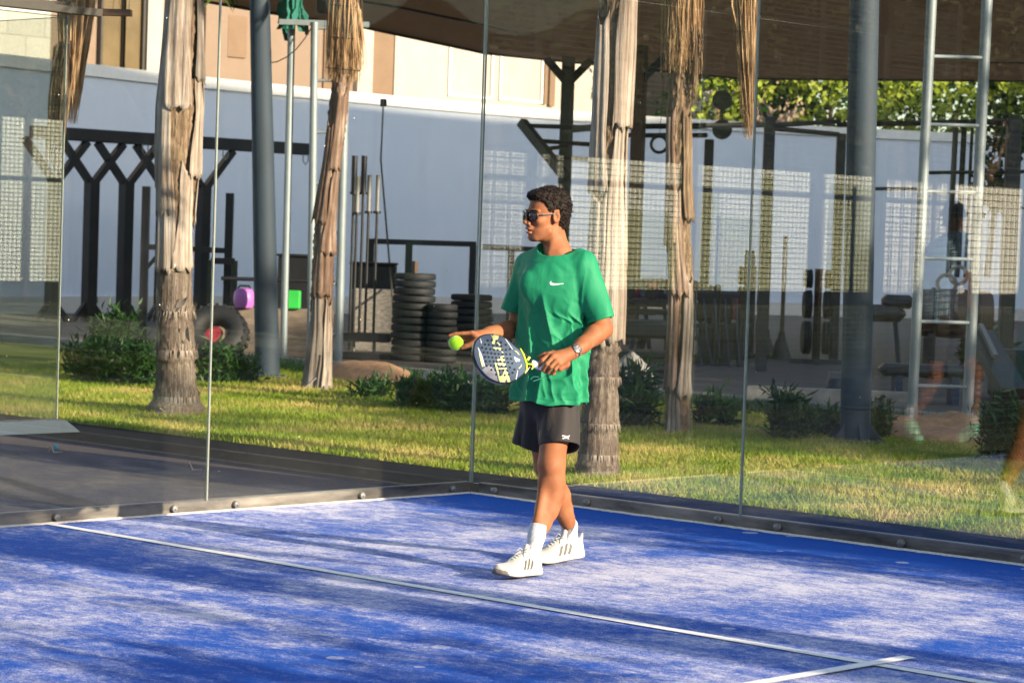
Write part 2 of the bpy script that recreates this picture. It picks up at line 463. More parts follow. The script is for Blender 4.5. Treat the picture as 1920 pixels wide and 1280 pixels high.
# ================================================================== THE SETTING
def sheet(name, pts, z, mat, kind='structure'):
    o = link(bpy.data.objects.new(name, mesh_np(name, [(x, y, z) for x, y in pts], [tuple(range(len(pts)))], mat)))
    o['kind'] = kind
    return o
sheet('ground', [(-300, -300), (300, -300), (300, 300), (-300, 300)], -0.012, M['farground'])
sheet('lawn', [(-22, 1.06), (14, 1.06), (14, 8.0), (-22, 8.0)], -0.002, M['lawn'])
sheet('rear_strip', [(-26, -.12), (12, -.12), (12, 1.06), (-26, 1.06)], 0.0, M['kerb'])
sheet('asphalt_alley', [(-4.68, -21), (-.0, -21), (-.0, -.12), (-4.68, -.12)], 0.003, M['asphalt'])
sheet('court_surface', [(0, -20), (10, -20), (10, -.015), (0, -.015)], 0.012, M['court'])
sheet('neighbouring_court_surface', [(-14.68, -19.5), (-4.68, -19.5), (-4.68, -.12), (-14.68, -.12)], 0.012, M['turf2'])
sheet('court_side_paving', [(10.0, -21), (14, -21), (14, -.12), (10.0, -.12)], 0.002, M['asphalt'])
lz = .0165
def line(name, x0, y0, x1, y1): return sheet(name, [(x0, y0), (x1, y0), (x1, y1), (x0, y1)], lz, M['line'])
line('service_line', .02, -3.055, 10, -2.995)
lz = .0205
line('centre_line', 4.97, -10, 5.03, -2.80)
lz = .0165
line('neighbouring_service_line', -14.68, -3.05, -4.70, -3.0)
lz = .0205
line('neighbouring_centre_line', -9.705, -10, -9.655, -2.8)
# ragged line of sand swept against the rails
def sand_drift(name, a, b, w0, nrm):
    n = 220; V = []; F = []
    a = np.array(a); b = np.array(b)
    for i in range(n):
        t = i / (n - 1); p = a + (b - a) * t
        ww = w0 * (.5 + .5 * rng.random()) * (.7 + .5 * math.sin(t * 23) ** 2)
        V += [(p[0], p[1], .016), (p[0] + nrm[0] * ww * .5, p[1] + nrm[1] * ww * .5, .024), (p[0] + nrm[0] * ww, p[1] + nrm[1] * ww, .014)]
        if i: k = 3 * i; F += [(k - 3, k, k + 1, k - 2), (k - 2, k + 1, k + 2, k - 1)]
    o = link(bpy.data.objects.new(name, mesh_np(name, V, F, M['sandpale'], True))); o['kind'] = 'structure'
sand_drift('swept_sand', (.02, -.015, 0), (6.4, -.015, 0), .035, (0, -1))
sand_drift('swept_sand', (.01, -.03, 0), (.01, -4, 0), .022, (1, 0))

# gym floor, its kerb and sand in front of it
sheet('gym_floor', [(-23, 8.2), (6, 8.2), (6, 46), (-23, 46)], 0.05, M['gymfloor'])
MB().box((-8.5, 8.12, .02), (29, .16, .16), bev=.012).build('gym_kerb', M['kerbstone'])['kind'] = 'structure'
def mound(name, cx, cy, rx, ry, h, mat, seed=0, nn=36, sharp=1.0):
    r2 = np.random.default_rng(seed); V = []; F = []
    ph = r2.random(8) * 6
    for i in range(nn + 1):
        for j in range(nn + 1):
            x = 2 * i / nn - 1; y = 2 * j / nn - 1
            d = max(0, 1 - (x * x + y * y)) ** .8
            bumpy = 1 + (.25 if rx > .8 else .07) * math.sin(7 * x + ph[0]) * math.sin(6 * y + ph[1]) + (.15 if rx > .8 else .03) * math.sin(17 * x + ph[2]) * math.sin(15 * y + ph[3])
            V.append((cx + x * rx, cy + y * ry, h * d * bumpy + (-.01 if d == 0 else .0) + .006 * (r2.random() - .5) * d))
    for i in range(nn):
        for j in range(nn): k = i * (nn + 1) + j; F.append((k, k + nn + 1, k + nn + 2, k + 1))
    return link(bpy.data.objects.new(name, mesh_np(name, V, F, mat, True)))
g = G(1755, 820); structure(mound('sand_bank', g.x, g.y + .15, 1.05, .7, .17, M['sand'], 3))
g = G(1300, 790); structure(mound('sand_bank', -1.6, 7.55, 1.1, .4, .08, M['sand'], 5))
g = G(690, 712)
o = mound('boulder', g.x, g.y, .75, .42, .20, M['sand'], 9); tag(o, 'low reddish sandy boulder beside the bark covered palm trunk', 'boulder')
g = G(800, 735)
o = mound('boulder', g.x, g.y + .2, .5, .34, .2, M['kerbstone'], 12); tag(o, 'grey stone half hidden by green shrubs left of the player', 'boulder')
g = G(1150, 742)
g = at(1182, 700, 24.5)
o = mound('boulder', g.x, g.y, .32, .25, .42, M['kerbstone'], 15); tag(o, 'pale grey rounded stone among plants right of the player', 'boulder')

# ------------------------------------------------------------------ boundary wall of the gym (curved, shaded)
wpts = [(-20.6, 3), (-22.0, 9), (-23.15, 14.2), (-23.9, 17.9), (-24.4, 24.0), (-24.1, 28), (-22.5, 32.8), (-19.5, 38), (-15, 43.5), (-9, 48)]
def smoothpts(pts, n=8):
    out = []
    P = [np.array(p, float) for p in pts]
    for i in range(len(P) - 1):
        p0 = P[max(i - 1, 0)]; p1 = P[i]; p2 = P[i + 1]; p3 = P[min(i + 2, len(P) - 1)]
        for k in range(n):
            t = k / n
            out.append(.5 * ((2 * p1) + (-p0 + p2) * t + (2 * p0 - 5 * p1 + 4 * p2 - p3) * t * t + (-p0 + 3 * p1 - 3 * p2 + p3) * t ** 3))
    out.append(P[-1]); return out
sp = smoothpts(wpts)
def wall_strip(mb, sp, z0, z1, t, off=0):
    V = []; n = len(sp)
    for i, p in enumerate(sp):
        d = sp[min(i + 1, n - 1)] - sp[max(i - 1, 0)]; d = d / np.linalg.norm(d); nr = np.array([-d[1], d[0]])
        a = p - nr * (off); b = p + nr * t
        V += [(a[0], a[1], z0), (b[0], b[1], z0), (b[0], b[1], z1), (a[0], a[1], z1)]
    F = []
    for i in range(n - 1):
        k = 4 * i
        for j in range(4): F.append((k + j, k + (j + 1) % 4, k + 4 + (j + 1) % 4, k + 4 + j))
    F += [(3, 2, 1, 0), (4 * n - 4, 4 * n - 3, 4 * n - 2, 4 * n - 1)]
    return mb.add(V, F)
bw = thing('boundary_wall', 'long curved pale blue grey wall with white coping behind the outdoor gym', 'wall', (-24, 24, 0))
wall_strip(MB(), sp, -.1, 3.92, .22).build('wall', M['wall'], bw)
wall_strip(MB(), sp, 3.923, 4.12, .26, .05).build('coping', M['coping'], bw)
wall_strip(MB(), sp, 0.0, .32, .0, .06).build('plinth', M['sandpale'], bw)

# ------------------------------------------------------------------ building behind the wall
XF = -27.0
bd = thing('building', 'beige rendered building with windows rising behind the gym wall', 'building', (XF - 4, 24, 0))
y0 = on_x(-60, 100, XF).y; y1 = on_x(1523, 100, XF).y
MB().box((XF - 4, (y0 + y1) / 2 - 2, 5.2), (8, y1 - y0 + 4, 10.4)).build('wall', M['facade'], bd)
def panel(u0, u1, v0, v1, mat, name, off=.03, th=.03, parent=bd):
    a = on_x((u0), (v0 + v1) / 2, XF); b = on_x((u1), (v0 + v1) / 2, XF)
    zt = on_x((u0 + u1) / 2, v0, XF).z if v0 > -5 else 9.8; zb = on_x((u0 + u1) / 2, v1, XF).z
    return MB().box((XF + off, (a.y + b.y) / 2, (zt + zb) / 2), (th, b.y - a.y, zt - zb)).build(name, mat, parent)
def window(u0, u1, v0, v1, fr, gl, mull=None, fw=4.5):
    f = MB()
    a = on_x(u0, (v0 + v1) / 2, XF); b = on_x(u1, (v0 + v1) / 2, XF); zt = on_x((u0 + u1) / 2, v0, XF).z if v0 > -5 else 9.6; zb = on_x((u0 + u1) / 2, v1, XF).z
    w_ = fw * .011
    for y in (a.y, b.y) + ((on_x(mull, 100, XF).y,) if mull else ()): f.box((XF + .06, y, (zt + zb) / 2), (.12, w_, zt - zb + w_))
    for z in (zt, zb): f.box((XF + .055, (a.y + b.y) / 2, z), (.1, b.y - a.y, w_))
    fo = f.build('window', fr, bd)
    MB().box((XF + .02, (a.y + b.y) / 2, (zt + zb) / 2), (.04, b.y - a.y - .01, zt - zb - .01)).build('pane', gl, fo)
MB().box((XF + .06, on_x(33, 60, XF).y, 6.1), (.12, on_x(70, 60, XF).y - on_x(-40, 60, XF).y, 5)).build('block_wall', M['block'], bd)
window(184, 226, -20, 150, M['frame'], M['pane'])
window(226, 292, -20, 160, M['frame'], M['pane'], 262)
panel(268, 296, -20, 160, M['facadew'], 'pilaster', .07, .14)
panel(370, 412, -20, 160, M['facade'], 'pilaster', .12, .24)
panel(425, 460, 30, 108, M['brownpanel'], 'recess_panel')
panel(605, 626, 55, 172, M['brownpanel'], 'recess_panel')
panel(664, 692, 40, 190, M['facadew'], 'pilaster', .06, .12)
panel(692, 736, -20, 190, M['brownpanel'], 'recess_panel', .03)
panel(736, 1230, -20, 240, M['facadew'], 'render_panel', .035, .07)
window(838, 918, -20, 182, M['coping'], M['blind'])
window(934, 1012, -20, 190, M['coping'], M['blind'])
panel(1014, 1020, -20, 196, M['brownpanel'], 'recess_panel', .1, .1)
panel(1024, 1034, -20, 200, M['brownpanel'], 'recess_panel', .1, .1)
panel(1200, 1252, -20, 225, M['brownpanel'], 'recess_panel', .08, .09)
panel(1252, 1345, -20, 232, M['facadew'], 'render_panel', .035, .06)
panel(1515, 1522, -20, 240, M['brownpanel'], 'corner_trim', .06, .12)

# ------------------------------------------------------------------ glass walls
def pane(name_label, p0, p1, z0, z1, group, parent_loc, skew=0):
    p0 = np.array(p0, float); p1 = np.array(p1, float)
    L = np.linalg.norm(p1 - p0); d = (p1 - p0) / L
    t = thing('glass_panel', name_label, 'glass panel', ((p0[0] + p1[0]) / 2, (p0[1] + p1[1]) / 2, 0), 0, group)
    g0 = .0012
    a = p0 + d * g0; b = p1 - d * g0; nr = np.array([-d[1], d[0]]) * .006
    e = .0030 if 'side wall' in group else .0045
    gmat = M['glass_back'] if 'back wall glass of the court' in group else M['glass_far'] if 'neighbouring' in group else M['glass']
    def slab(a, b, zz0, zz1, mat, nm, par=None, th=1.0):
        n_ = nr * th
        V = [(a[0] - n_[0], a[1] - n_[1], zz0), (b[0] - n_[0], b[1] - n_[1], zz0), (b[0] + n_[0], b[1] + n_[1], zz0), (a[0] + n_[0], a[1] + n_[1], zz0)]
        V += [(x, y, zz1) for x, y, _ in V]
        mb = MB(); mb.add(V, [(3, 2, 1, 0), (4, 5, 6, 7), (0, 1, 5, 4), (1, 2, 6, 5), (2, 3, 7, 6), (3, 0, 4, 7)])
        return mb.build(nm, mat, par if par else t)
    slab(a + d * e, b - d * e, z0, z1 - e, gmat, 'glass')
    slab(a, a + d * e, z0, z1, M['edge'], 'polished_edge'); slab(b - d * e, b, z0, z1, M['edge'], 'polished_edge')
    slab(a + d * e, b - d * e, z1 - e, z1, M['edge'], 'polished_edge')
    return t
pane('clear court glass panel just left of the corner, twigs on the alley behind it', (0, -2), (0, -.006), .075, 3.0, 'side wall glass of the court', None)
pane('clear court glass panel at the left edge of the court, neighbouring glass seen through it', (0, -4), (0, -2), .075, 3.0, 'side wall glass of the court', None)
pane('court glass panel right of the corner, directly behind the player', (0.006, 0), (2, 0), .075, 3.0, 'back wall glass of the court', None)
pane('court glass panel at the right with the ladder and blue grey column behind it', (2, 0), (4, 0), .075, 3.0, 'back wall glass of the court', None)
pane('court glass panel beyond the right edge of the picture', (4, 0), (6, 0), .075, 3.0, 'back wall glass of the court', None)
pane('greenish end panel of the neighbouring court glass at far left', (-4.68, -1.5), (-4.68, .48), .09, 3.0, 'neighbouring court glass', None)
pane('back wall glass panel of the neighbouring court at its corner', (-6.68, .48), (-4.69, .48), .09, 3.0, 'neighbouring court glass', None)
pane('second back wall glass panel of the neighbouring court', (-8.68, .48), (-6.68, .48), .09, 3.0, 'neighbouring court glass', None)
pane('neighbouring court glass panel next to its end panel', (-4.68, -3.5), (-4.68, -1.5), .09, 3.0, 'neighbouring court glass', None)

def rail(label, a, b, hz, bolts, nm='base_rail', inner=(0, -1)):
    a = np.array(a, float); b = np.array(b, float); c = (a + b) / 2
    t = thing(nm, label, 'base rail', (c[0], c[1], 0))
    d = (b - a); L = np.hypot(*d); ang = math.atan2(d[1], d[0])
    MB().box((c[0] - inner[0] * .028, c[1] - inner[1] * .028, hz / 2), (L, .040, hz), rz=ang, bev=.004).build('channel', M['rail'], t)
    for q in bolts:
        mb = MB(); pp = a + d / L * q
        qd = Vector((inner[0], inner[1], 0)).to_track_quat('Z', 'Y').to_matrix()
        mb.lathe([(.0, -.02), (.019, -.02), (.019, .003), (.015, .007), (.0, .011)], 16, (pp[0] + inner[0] * .012, pp[1] + inner[1] * .012, hz * .55), qd)
        mb.lathe([(.0, 0), (.007, 0), (.007, .004), (.0, .007)], 6, (pp[0] + inner[0] * .022, pp[1] + inner[1] * .022, hz * .55), qd)
        mb.build('bolt', M['bolt'], t, True)
    return t
rail('long dark steel base rail with round bolts under the right hand glass wall', (0.05, 0), (6.4, 0), .080, [.14, .86, 1.80, 2.20, 2.98, 3.7, 4.6, 5.4])
rail('sunlit steel base rail with round bolts under the left glass wall', (0, -4.3), (0, -.0), .080, [4.14, 3.42, 2.50, 2.08, 1.33, .7], inner=(1, 0))
t = thing('base_rail', 'dark steel base rail with a slanted end under the neighbouring court glass', 'base rail', (-4.68, -1, 0))
mb = MB(); mb.add([(-4.78, -4, .0), (-4.56, -4, .0), (-4.56, .60, .0), (-4.78, .60, .0), (-4.76, -4, .085), (-4.60, -4, .085), (-4.60, .50, .085), (-4.76, .50, .085)], [(3, 2, 1, 0), (4, 5, 6, 7), (0, 1, 5, 4), (1, 2, 6, 5), (2, 3, 7, 6), (3, 0, 4, 7)])
mb.build('channel', M['bluegrey'], t)
# top beams of the neighbouring court
def beamz(uv0, uv1, z): return G(*uv0, z), G(*uv1, z)
t = thing('steel_beam', 'dark brown steel beam over the neighbouring court glass at top left', 'steel beam', (-5.2, 0, 3.0))
a, b = G(-40, 10, 3.0), G(166, 24, 3.0)
mb = MB(); mb.bar((-4.68, -6, 3.06), (-4.68, .52, 3.06), .05, .08); mb.bar((-4.50, -6.0, 3.03), (-4.50, .62, 3.03), .10, .05)
mb.build('beam', M['frame'], t)
mb = MB(); mb.bar((-4.72, .48, 3.04), (-4.35, .80, 3.04), .09, .045); mb.build('bracket', M['brownpost'], t)

# ------------------------------------------------------------------ mesh fences
def mesh_fence(label, x, ya, yb, z0, z1, posts, group, wv=.003):
    t = thing('mesh_fence', label, 'fence', (x, (ya + yb) / 2, 0), 0, group)
    mb = MB()
    def b3(c, s): mb.box(c, s)
    n = int(round((yb - ya) / .065))
    for i in range(n + 1): b3((x, ya + i * .065, (z0 + z1) / 2), (wv * 2, wv * 2.6, z1 - z0))
    for k in range(int(round((z1 - z0) / .05)) + 1): b3((x + .004, (ya + yb) / 2, z0 + k * .05), (wv * 2, yb - ya, wv * 2.0))
    mb.build('wire_mesh', M['mesh'], t)
    for y in posts: MB().box((x - .04, y, (z0 + z1) / 2 + .02), (.06, .08, z1 - z0 + .2)).build('post', M['blackgreen'], t)
    for z in (z0 + .02, z1 - .02, (z0 + z1) / 2): MB().box((x - .03, (ya + yb) / 2, z), (.03, yb - ya, .035)).build('crossbar', M['blackgreen'], t)
mesh_fence('black wire mesh fence continuing the court side wall, seen mirrored in the glass', 0, -10, -4.0, .05, 4.0, (-10, -8, -6, -4.05), 'court mesh fences')
mesh_fence('black wire mesh fence of the neighbouring court, seen mirrored in the glass', -4.68, -12, -3.52, .05, 4.0, (-12, -9.6, -7.6, -5.5, -3.56), 'court mesh fences', .0048)

mesh_fence('wire mesh fence on the far side of the neighbouring court, mirrored at the left edge', -14.7, -17, -3.6, .05, 4.0, (-17, -13, -9, -6, -3.6), 'court mesh fences', .006)
# far side (only mirrored): white hoarding and trees
hb = thing('white_hoarding', 'long sunlit white hoarding mirrored in the court glass', 'hoarding', (-30, -38, 0))
MB().box((-30, -41, 1.93), (.1, 62, 3.15)).build('sheeting', M['white'], hb)
MB().box((-30.02, -41, .17), (.12, 62, .34)).build('plinth', M['black'], hb)
def mir(u, v):
    p = on_x(u, v, -29.9); return (-29.9, -p.y, p.z)
for u0, u1, v0, v1 in ((1182, 1250, 395, 545), (1252, 1302, 420, 545), (1310, 1345, 360, 545), (1345, 1412, 405, 545), (1426, 1446, 330, 560), (1600, 1640, 350, 560), (1560, 1598, 345, 560)):
    a, b = mir(u0, v0), mir(u1, v1)
    MB().box((-29.93, (a[1] + b[1]) / 2, (a[2] + max(.36, b[2])) / 2), (.05, abs(b[1] - a[1]), a[2] - max(.36, b[2]))).build('olive_board', M['olive'], hb)
for k in range(11): MB().box((-29.9, -12 - k * 5.3, 1.8), (.1, .12, 3.6)).build('post', M['brownpost'], hb)

# far tree belts, added to block sky glare in the glass (only mirrored)
def belt(name, az0, az1, R0, h, seed, cx=0, cy=0):
    rg_ = np.random.default_rng(seed); n = 160; V = []; F = []
    for i in range(n + 1):
        a = R(az0 + (az1 - az0) * i / n); hh = h * (.8 + .12 * math.sin(i * .31) + .10 * math.sin(i * .83 + 1) + .08 * rg_.random())
        for k in range(9):
            t_ = k / 8; r = R0 + 5 * t_ ** 2 + 1.2 * rg_.random() + 1.0 * math.sin(i * .5 + k)
            V.append((cx + r * math.cos(a), cy + r * math.sin(a), hh * t_ - .1))
    for i in range(n):
        for k in range(8): q = i * 9 + k; F.append((q, q + 9, q + 10, q + 1))
    o = link(bpy.data.objects.new(name, mesh_np(name, V, F, M['leafd'])))
    tag(o, 'far dark belt of trees added to block sky reflected in the court glass', 'trees'); o['kind'] = 'stuff'
belt('sky_blocking_trees', 14, 78, 62, 13, 1)
belt('sky_blocking_trees', 188, 262, 92, 19, 2)
belt('sky_blocking_trees', 262, 374, 66, 12, 3)
# ------------------------------------------------------------------ canopy
cn = thing('shade_canopy', 'large brown shade cloth canopy stretched over the outdoor gym', 'canopy', (-12, 16, 4.3))
far = [(-12.9, 6.0), (-14.3, 10.7), (-14.75, 12.8), (-16.4, 16.9), (-16.2, 20.5), (-15.9, 22.6), (-11.6, 24.4), (-7, 26.5), (-2, 29)]
near = [(-9.3, 5.5), (-9.4, 8), (-9.3, 10.5), (-9.0, 13), (-8.5, 15), (-8.0, 17), (-6.5, 19), (-4, 21), (0, 23)]
V = []; F = []; nn = 14
for i, (a, b) in enumerate(zip(far, near)):
    for k in range(nn + 1):
        t_ = k / nn
        V.append((a[0] + (b[0] - a[0]) * t_, a[1] + (b[1] - a[1]) * t_, 4.3 + 1.0 * t_ + .16 * math.sin(t_ * 3.1) * math.sin(i * 1.1) - .10 * math.sin(t_ * math.pi)))
for i in range(len(far) - 1):
    for k in range(nn): q = i * (nn + 1) + k; F.append((q, q + 1, q + nn + 2, q + nn + 1))
o = link(bpy.data.objects.new('shade_cloth', mesh_np('shade_cloth', [Vector(v) - cn.location for v in V], F, M['canopy'], True)), cn)
md = o.modifiers.new('s', 'SOLIDIFY'); md.thickness = .01
for k, tt in enumerate((0.22, .5)):
    MB().tube([(a[0] + (b[0] - a[0]) * tt, a[1] + (b[1] - a[1]) * tt, 4.3 + tt - .06) for a, b in zip(far, near)], .018, 6).build('cable', M['black'], cn)
MB().tube([(a[0], a[1], 4.29) for a in far], .03, 6).build('hem_cable', M['frame'], cn)

# ------------------------------------------------------------------ poles and ladders
def vpost(u, v, D, z0, z1, wd, name, label, cat, mat, group=None, round_=False, extra=None):
    p = at(u, v, D)
    t = thing(name, label, cat, (p.x, p.y, 0), 0, group)
    if round_: MB().tube([(p.x, p.y, z0), (p.x, p.y, z1)], wd / 2, 20).build('shaft', mat, t, True)
    else: MB().box((p.x, p.y, (z0 + z1) / 2), (wd, wd, z1 - z0), rz=R(20), bev=.008).build('shaft', mat, t)
    return t, p
# tapered leaning column, left
b0 = G(502, 706); D0 = math.hypot(b0.x - CAM[0], b0.y - CAM[1]); tp = at(487, 0, D0)
t = thing('steel_column', 'thick dark grey tapered column leaning slightly, beside the pale pipes', 'column', b0)
ex = b0 + (tp - b0) * 1.25
MB().tube([b0 + Vector((0, 0, -.05)), b0 + (ex - b0) * .5, ex], [.128, .112, .098], 28).build('shaft', M['bluegrey'], t, True)
MB().lathe([(.0, 0), (.20, 0), (.20, .02), (.14, .03), (.0, .03)], 24, b0).build('base_plate', M['bluegrey'], t, True)
# blue grey column, right
b0 = G(1603, 828); t = thing('steel_column', 'wide blue grey round column with flared foot near the ladder', 'column', b0)
D0 = math.hypot(b0.x - CAM[0], b0.y - CAM[1]); tp = at(1621, 0, D0)
MB().tube([b0, b0 + (tp - b0) * 1.3], [.120, .112], 32).build('shaft', M['bluegrey'], t, True)
mb = MB(); mb.lathe([(.0, 0), (.24, 0), (.235, .018), (.12, .022), (.0, .022)], 24, b0)
for k in range(6):
    a = k * math.pi / 3 + .3
    mb.add([b0 + Vector((math.cos(a) * .115, math.sin(a) * .115, .02)), b0 + Vector((math.cos(a) * .225, math.sin(a) * .225, .02)), b0 + Vector((math.cos(a) * .115, math.sin(a) * .115, .16)),
            b0 + Vector((math.cos(a + .08) * .115, math.sin(a + .08) * .115, .02)), b0 + Vector((math.cos(a + .06) * .225, math.sin(a + .06) * .225, .02)), b0 + Vector((math.cos(a + .08) * .115, math.sin(a + .08) * .115, .16))],
           [(0, 1, 2), (5, 4, 3), (0, 3, 4, 1), (1, 4, 5, 2)])
mb.build('base_plate', M['bluegrey'], t)
MB().lathe([(.122, 0), (.127, .004), (.127, .02), (.122, .024)], 28, b0 + Vector((0, 0, .26))).build('collar', M['bluegrey'], t, True)
# ladder, left: two pipes and rungs; separate pipe with green cloth
p0 = G(531, 684); D0 = math.hypot(p0.x - CAM[0], p0.y - CAM[1]); tp = at(547, 42, D0)
t = thing('steel_pole', 'slim galvanised pole with torn green cloth tied at its top', 'pole', p0)
MB().tube([p0, tp], .042, 16).build('shaft', M['galv'], t, True)
tag(t, 'slim galvanised pole with torn green cloth tied at its top', 'pole')
mb = MB(); r_ = random.Random(3)
c = tp + Vector((0, 0, .12))
for k in range(7):
    a = k * .9; ww = .10 + r_.random() * .08
    x = Vector((math.cos(a), math.sin(a), 0)); y = Vector((-math.sin(a), math.cos(a), 0))
    cols_ = 5; V = []
    L = .35 + r_.random() * .3
    for i in range(7):
        for j in range(cols_):
            V.append(c + Vector((0, 0, .28 - i * L / 6)) + x * (.05 + .03 * math.sin(i * 1.3 + k) + .018 * i) + y * ((j / (cols_ - 1) - .5) * ww * (1 + .3 * math.sin(i + k)) + .02 * math.sin(j * 3 + i * 2)) + x * .02 * math.sin(j * 2.5 + k))
    F = [(i * cols_ + j, i * cols_ + j + 1, (i + 1) * cols_ + j + 1, (i + 1) * cols_ + j) for i in range(6) for j in range(cols_ - 1)]
    mb.add(V, F)
o = mb.build('torn_cloth', M['green'], None, True); tag(o, 'torn dark green cloth hanging from the pole top', 'cloth')
D1 = 28.2
a0, a1 = at(582, 676, D1), at(590, 42, D1); c0, c1 = at(634, 686, D1), at(652, -40, D1)
a0.z = .04; c0.z = .02
t = thing('steel_ladder', 'tall galvanised pipe ladder half hidden by the leaning palm', 'ladder', a0)
MB().tube([a0, a1], .043, 16).build('rail_pipe', M['galv'], t, True)
MB().tube([c0, c1], .048, 16).build('rail_pipe', M['galv'], t, True)
for v in (53, 150, 246, 341, 435, 531, 626):
    s_ = (676 - v) / 634
    MB().tube([a0 + (a1 - a0) * s_, c0 + (c1 - c0) * ((686 - v) / 726)], .019, 10).build('rung', M['galv'], t, True)
MB().box(at(608, 44, D1), (1.0, .05, .06), rz=R(43)).build('crossbar', M['galv'], t)
# floodlight on the ladder head
t = thing('floodlight', 'black floodlight on a bracket at the top of the left ladder', 'floodlight', at(622, 12, D1 + .3))
q = at(622, 10, D1 + .3)
MB().box(q, (.34, .16, .20), rz=R(50), bev=.02).build('housing', M['black'], t)
MB().bar(q + Vector((0, 0, -.1)), q + Vector((-.02, -.02, -.26)), .03).build('bracket', M['black'], t)
MB().bar(q + Vector((.12, .12, -.1)), q + Vector((.10, .10, -.26)), .03).build('bracket', M['black'], t)
mb = MB(); mb.tube([at(u, v, D1) for u, v in ((506, 118), (520, 116), (538, 107), (556, 92), (572, 72), (584, 52))], .007, 6)
o = mb.build('cable', M['black']); tag(o, 'thin black cable drooping between the grey column and ladder top', 'cable')
# ladder, right
e0, e1 = G(1708, 818), at(1747, 0, 20.77); f0, f1 = G(1812, 815), at(1851, 0, 21.25)
t = thing('steel_ladder', 'galvanised pipe ladder standing in sand near the blue grey column', 'ladder', e0)
ex = lambda a, b, k: a + (b - a) * k
MB().tube([e0, ex(e0, e1, 1.2)], .042, 18).build('rail_pipe', M['galv'], t, True)
MB().tube([f0, ex(f0, f1, 1.2)], .045, 18).build('rail_pipe', M['galv'], t, True)
for v in (105, 232, 357, 482, 601, 722):
    MB().tube([ex(e0, e1, (818 - v) / 818), ex(f0, f1, (812 - v) / 815)], .016, 10).build('rung', M['galv'], t, True)

# ------------------------------------------------------------------ gym: black lattice rig, left
XR = -20.3
t = thing('training_rig', 'black timber rig with diagonal braces under a long top beam', 'training rig', (XR, 13.5, 0))
ztop = 2.92
ya = on_x(60, 250, XR).y; yb = on_x(577, 270, XR).y
MB().box((XR, (ya + yb) / 2, ztop - .09), (.16, yb - ya, .19), bev=.01).build('top_beam', M['black'], t)
pu = [102, 171, 236, 307, 381]
ys = [on_x(u, 400, XR).y for u in pu]
for y in ys:
    MB().box((XR, y, (ztop - .75) / 2), (.17, .17, ztop - .75)).build('post', M['black'], t)
    for s_ in (-1, 1):
        MB().bar((XR + .01 * s_, y + .02 * s_, ztop - .80), (XR + .01 * s_, y + s_ * .56, ztop - .19), .10).build('brace', M['black'], t)
    mb = MB()
    for s_ in (-1, 1): mb.bar((XR, y + s_ * .03, .35), (XR, y + s_ * .32, .02), .07)
    mb.build('foot_brace', M['black'], t)
for u in (265, 285, 312, 416, 566):
    y = on_x(u, 270, XR).y
    MB().tube([(XR + .1, y - .05, ztop - .17), (XR + .1, y - .055, ztop - .28), (XR + .1, y, ztop - .34), (XR + .1, y + .055, ztop - .28), (XR + .1, y + .05, ztop - .17)], .010, 6).build('hook', M['bolt'], t)

# squat rack behind the left palm
t = thing('squat_rack', 'low black squat rack behind the left palm trunk', 'squat rack', at(350, 600, 33))
A = at(272, 450, 33); B = at(429, 450, 33)
for p, h in ((A, 2.02), (B, 1.97)): MB().box((p.x, p.y, h / 2), (.10, .10, h), rz=R(43)).build('upright', M['black'], t)
MB().bar((A.x, A.y, 1.24), (B.x, B.y, 1.22), .07).build('crossbar', M['black'], t)
MB().bar((A.x, A.y, .92), (A.x + (B.x - A.x) * .2, A.y + (B.y - A.y) * .2, 1.2), .05).build('gusset', M['black'], t)
C_ = at(395, 500, 32.6); D_ = at(440, 500, 32.6)
for p in (C_, D_): MB().box((p.x, p.y, .55), (.07, .07, 1.1), rz=R(43)).build('upright', M['blackgreen'], t)
MB().bar((C_.x, C_.y, 1.09), (D_.x, D_.y, 1.09), .08).build('crossbar', M['black'], t)

# horizontal bar + weights shelf
t = thing('weight_shelf', 'weathered wooden weight shelf carrying coloured vinyl weights', 'shelf', at(480, 640, 29))
sa = at(412, 610, 29.5); sb = at(625, 610, 29.5)
zb = .03
MB().bar((sa.x, sa.y, .30), (sb.x, sb.y, .30), .42, .60).build('wooden_box', M['wood'], t)
MB().tube([(sa.x, sa.y, .93), (sb.x, sb.y, .93)], .024, 10).build('bar', M['black'], t, True)
ball = at(457, 588, 29.3); 
t = thing('kettlebell', 'purple vinyl kettlebell with black handle on the wooden shelf', 'kettlebell', (ball.x, ball.y, .60))
MB().lathe([(.0, .60), (.10, .602), (.122, .66), (.125, .72), (.115, .78), (.085, .82), (.0, .835)], 28, (ball.x, ball.y, 0)).build('bell', M['purple'], t, True)
MB().tube([(ball.x - .055, ball.y - .05, .82), (ball.x - .04, ball.y - .036, .855), (ball.x + .04, ball.y + .036, .855), (ball.x + .055, ball.y + .05, .82)], .012, 8).build('handle', M['black'], t, True)
gb = at(549, 590, 29.3)
o = MB().box((gb.x, gb.y, .712), (.17, .17, .215), rz=R(43), bev=.015).build('vinyl_block', M['brightgreen']); tag(o, 'bright green vinyl block on the wooden shelf between two pale pipes', 'vinyl block')
for u, hh, lab in ((553, 1.15, 'stack of black boxes behind the pale ladder pipes'), (700, 1.08, 'black storage box behind the upright barbells')):
    bx = at(u, 540, 31)
    t = thing('plyo_box', lab, 'box', (bx.x, bx.y, .05))
    MB().box((bx.x, bx.y, .05 + hh / 2), (.40 if u < 600 else .55, .4, hh), rz=R(43), bev=.02).build('crate', M['black'], t)
    MB().box((bx.x, bx.y, .06 + hh), (.44 if u < 600 else .58, .44, .03), rz=R(43), bev=.01).build('lid', M['rubber'], t)
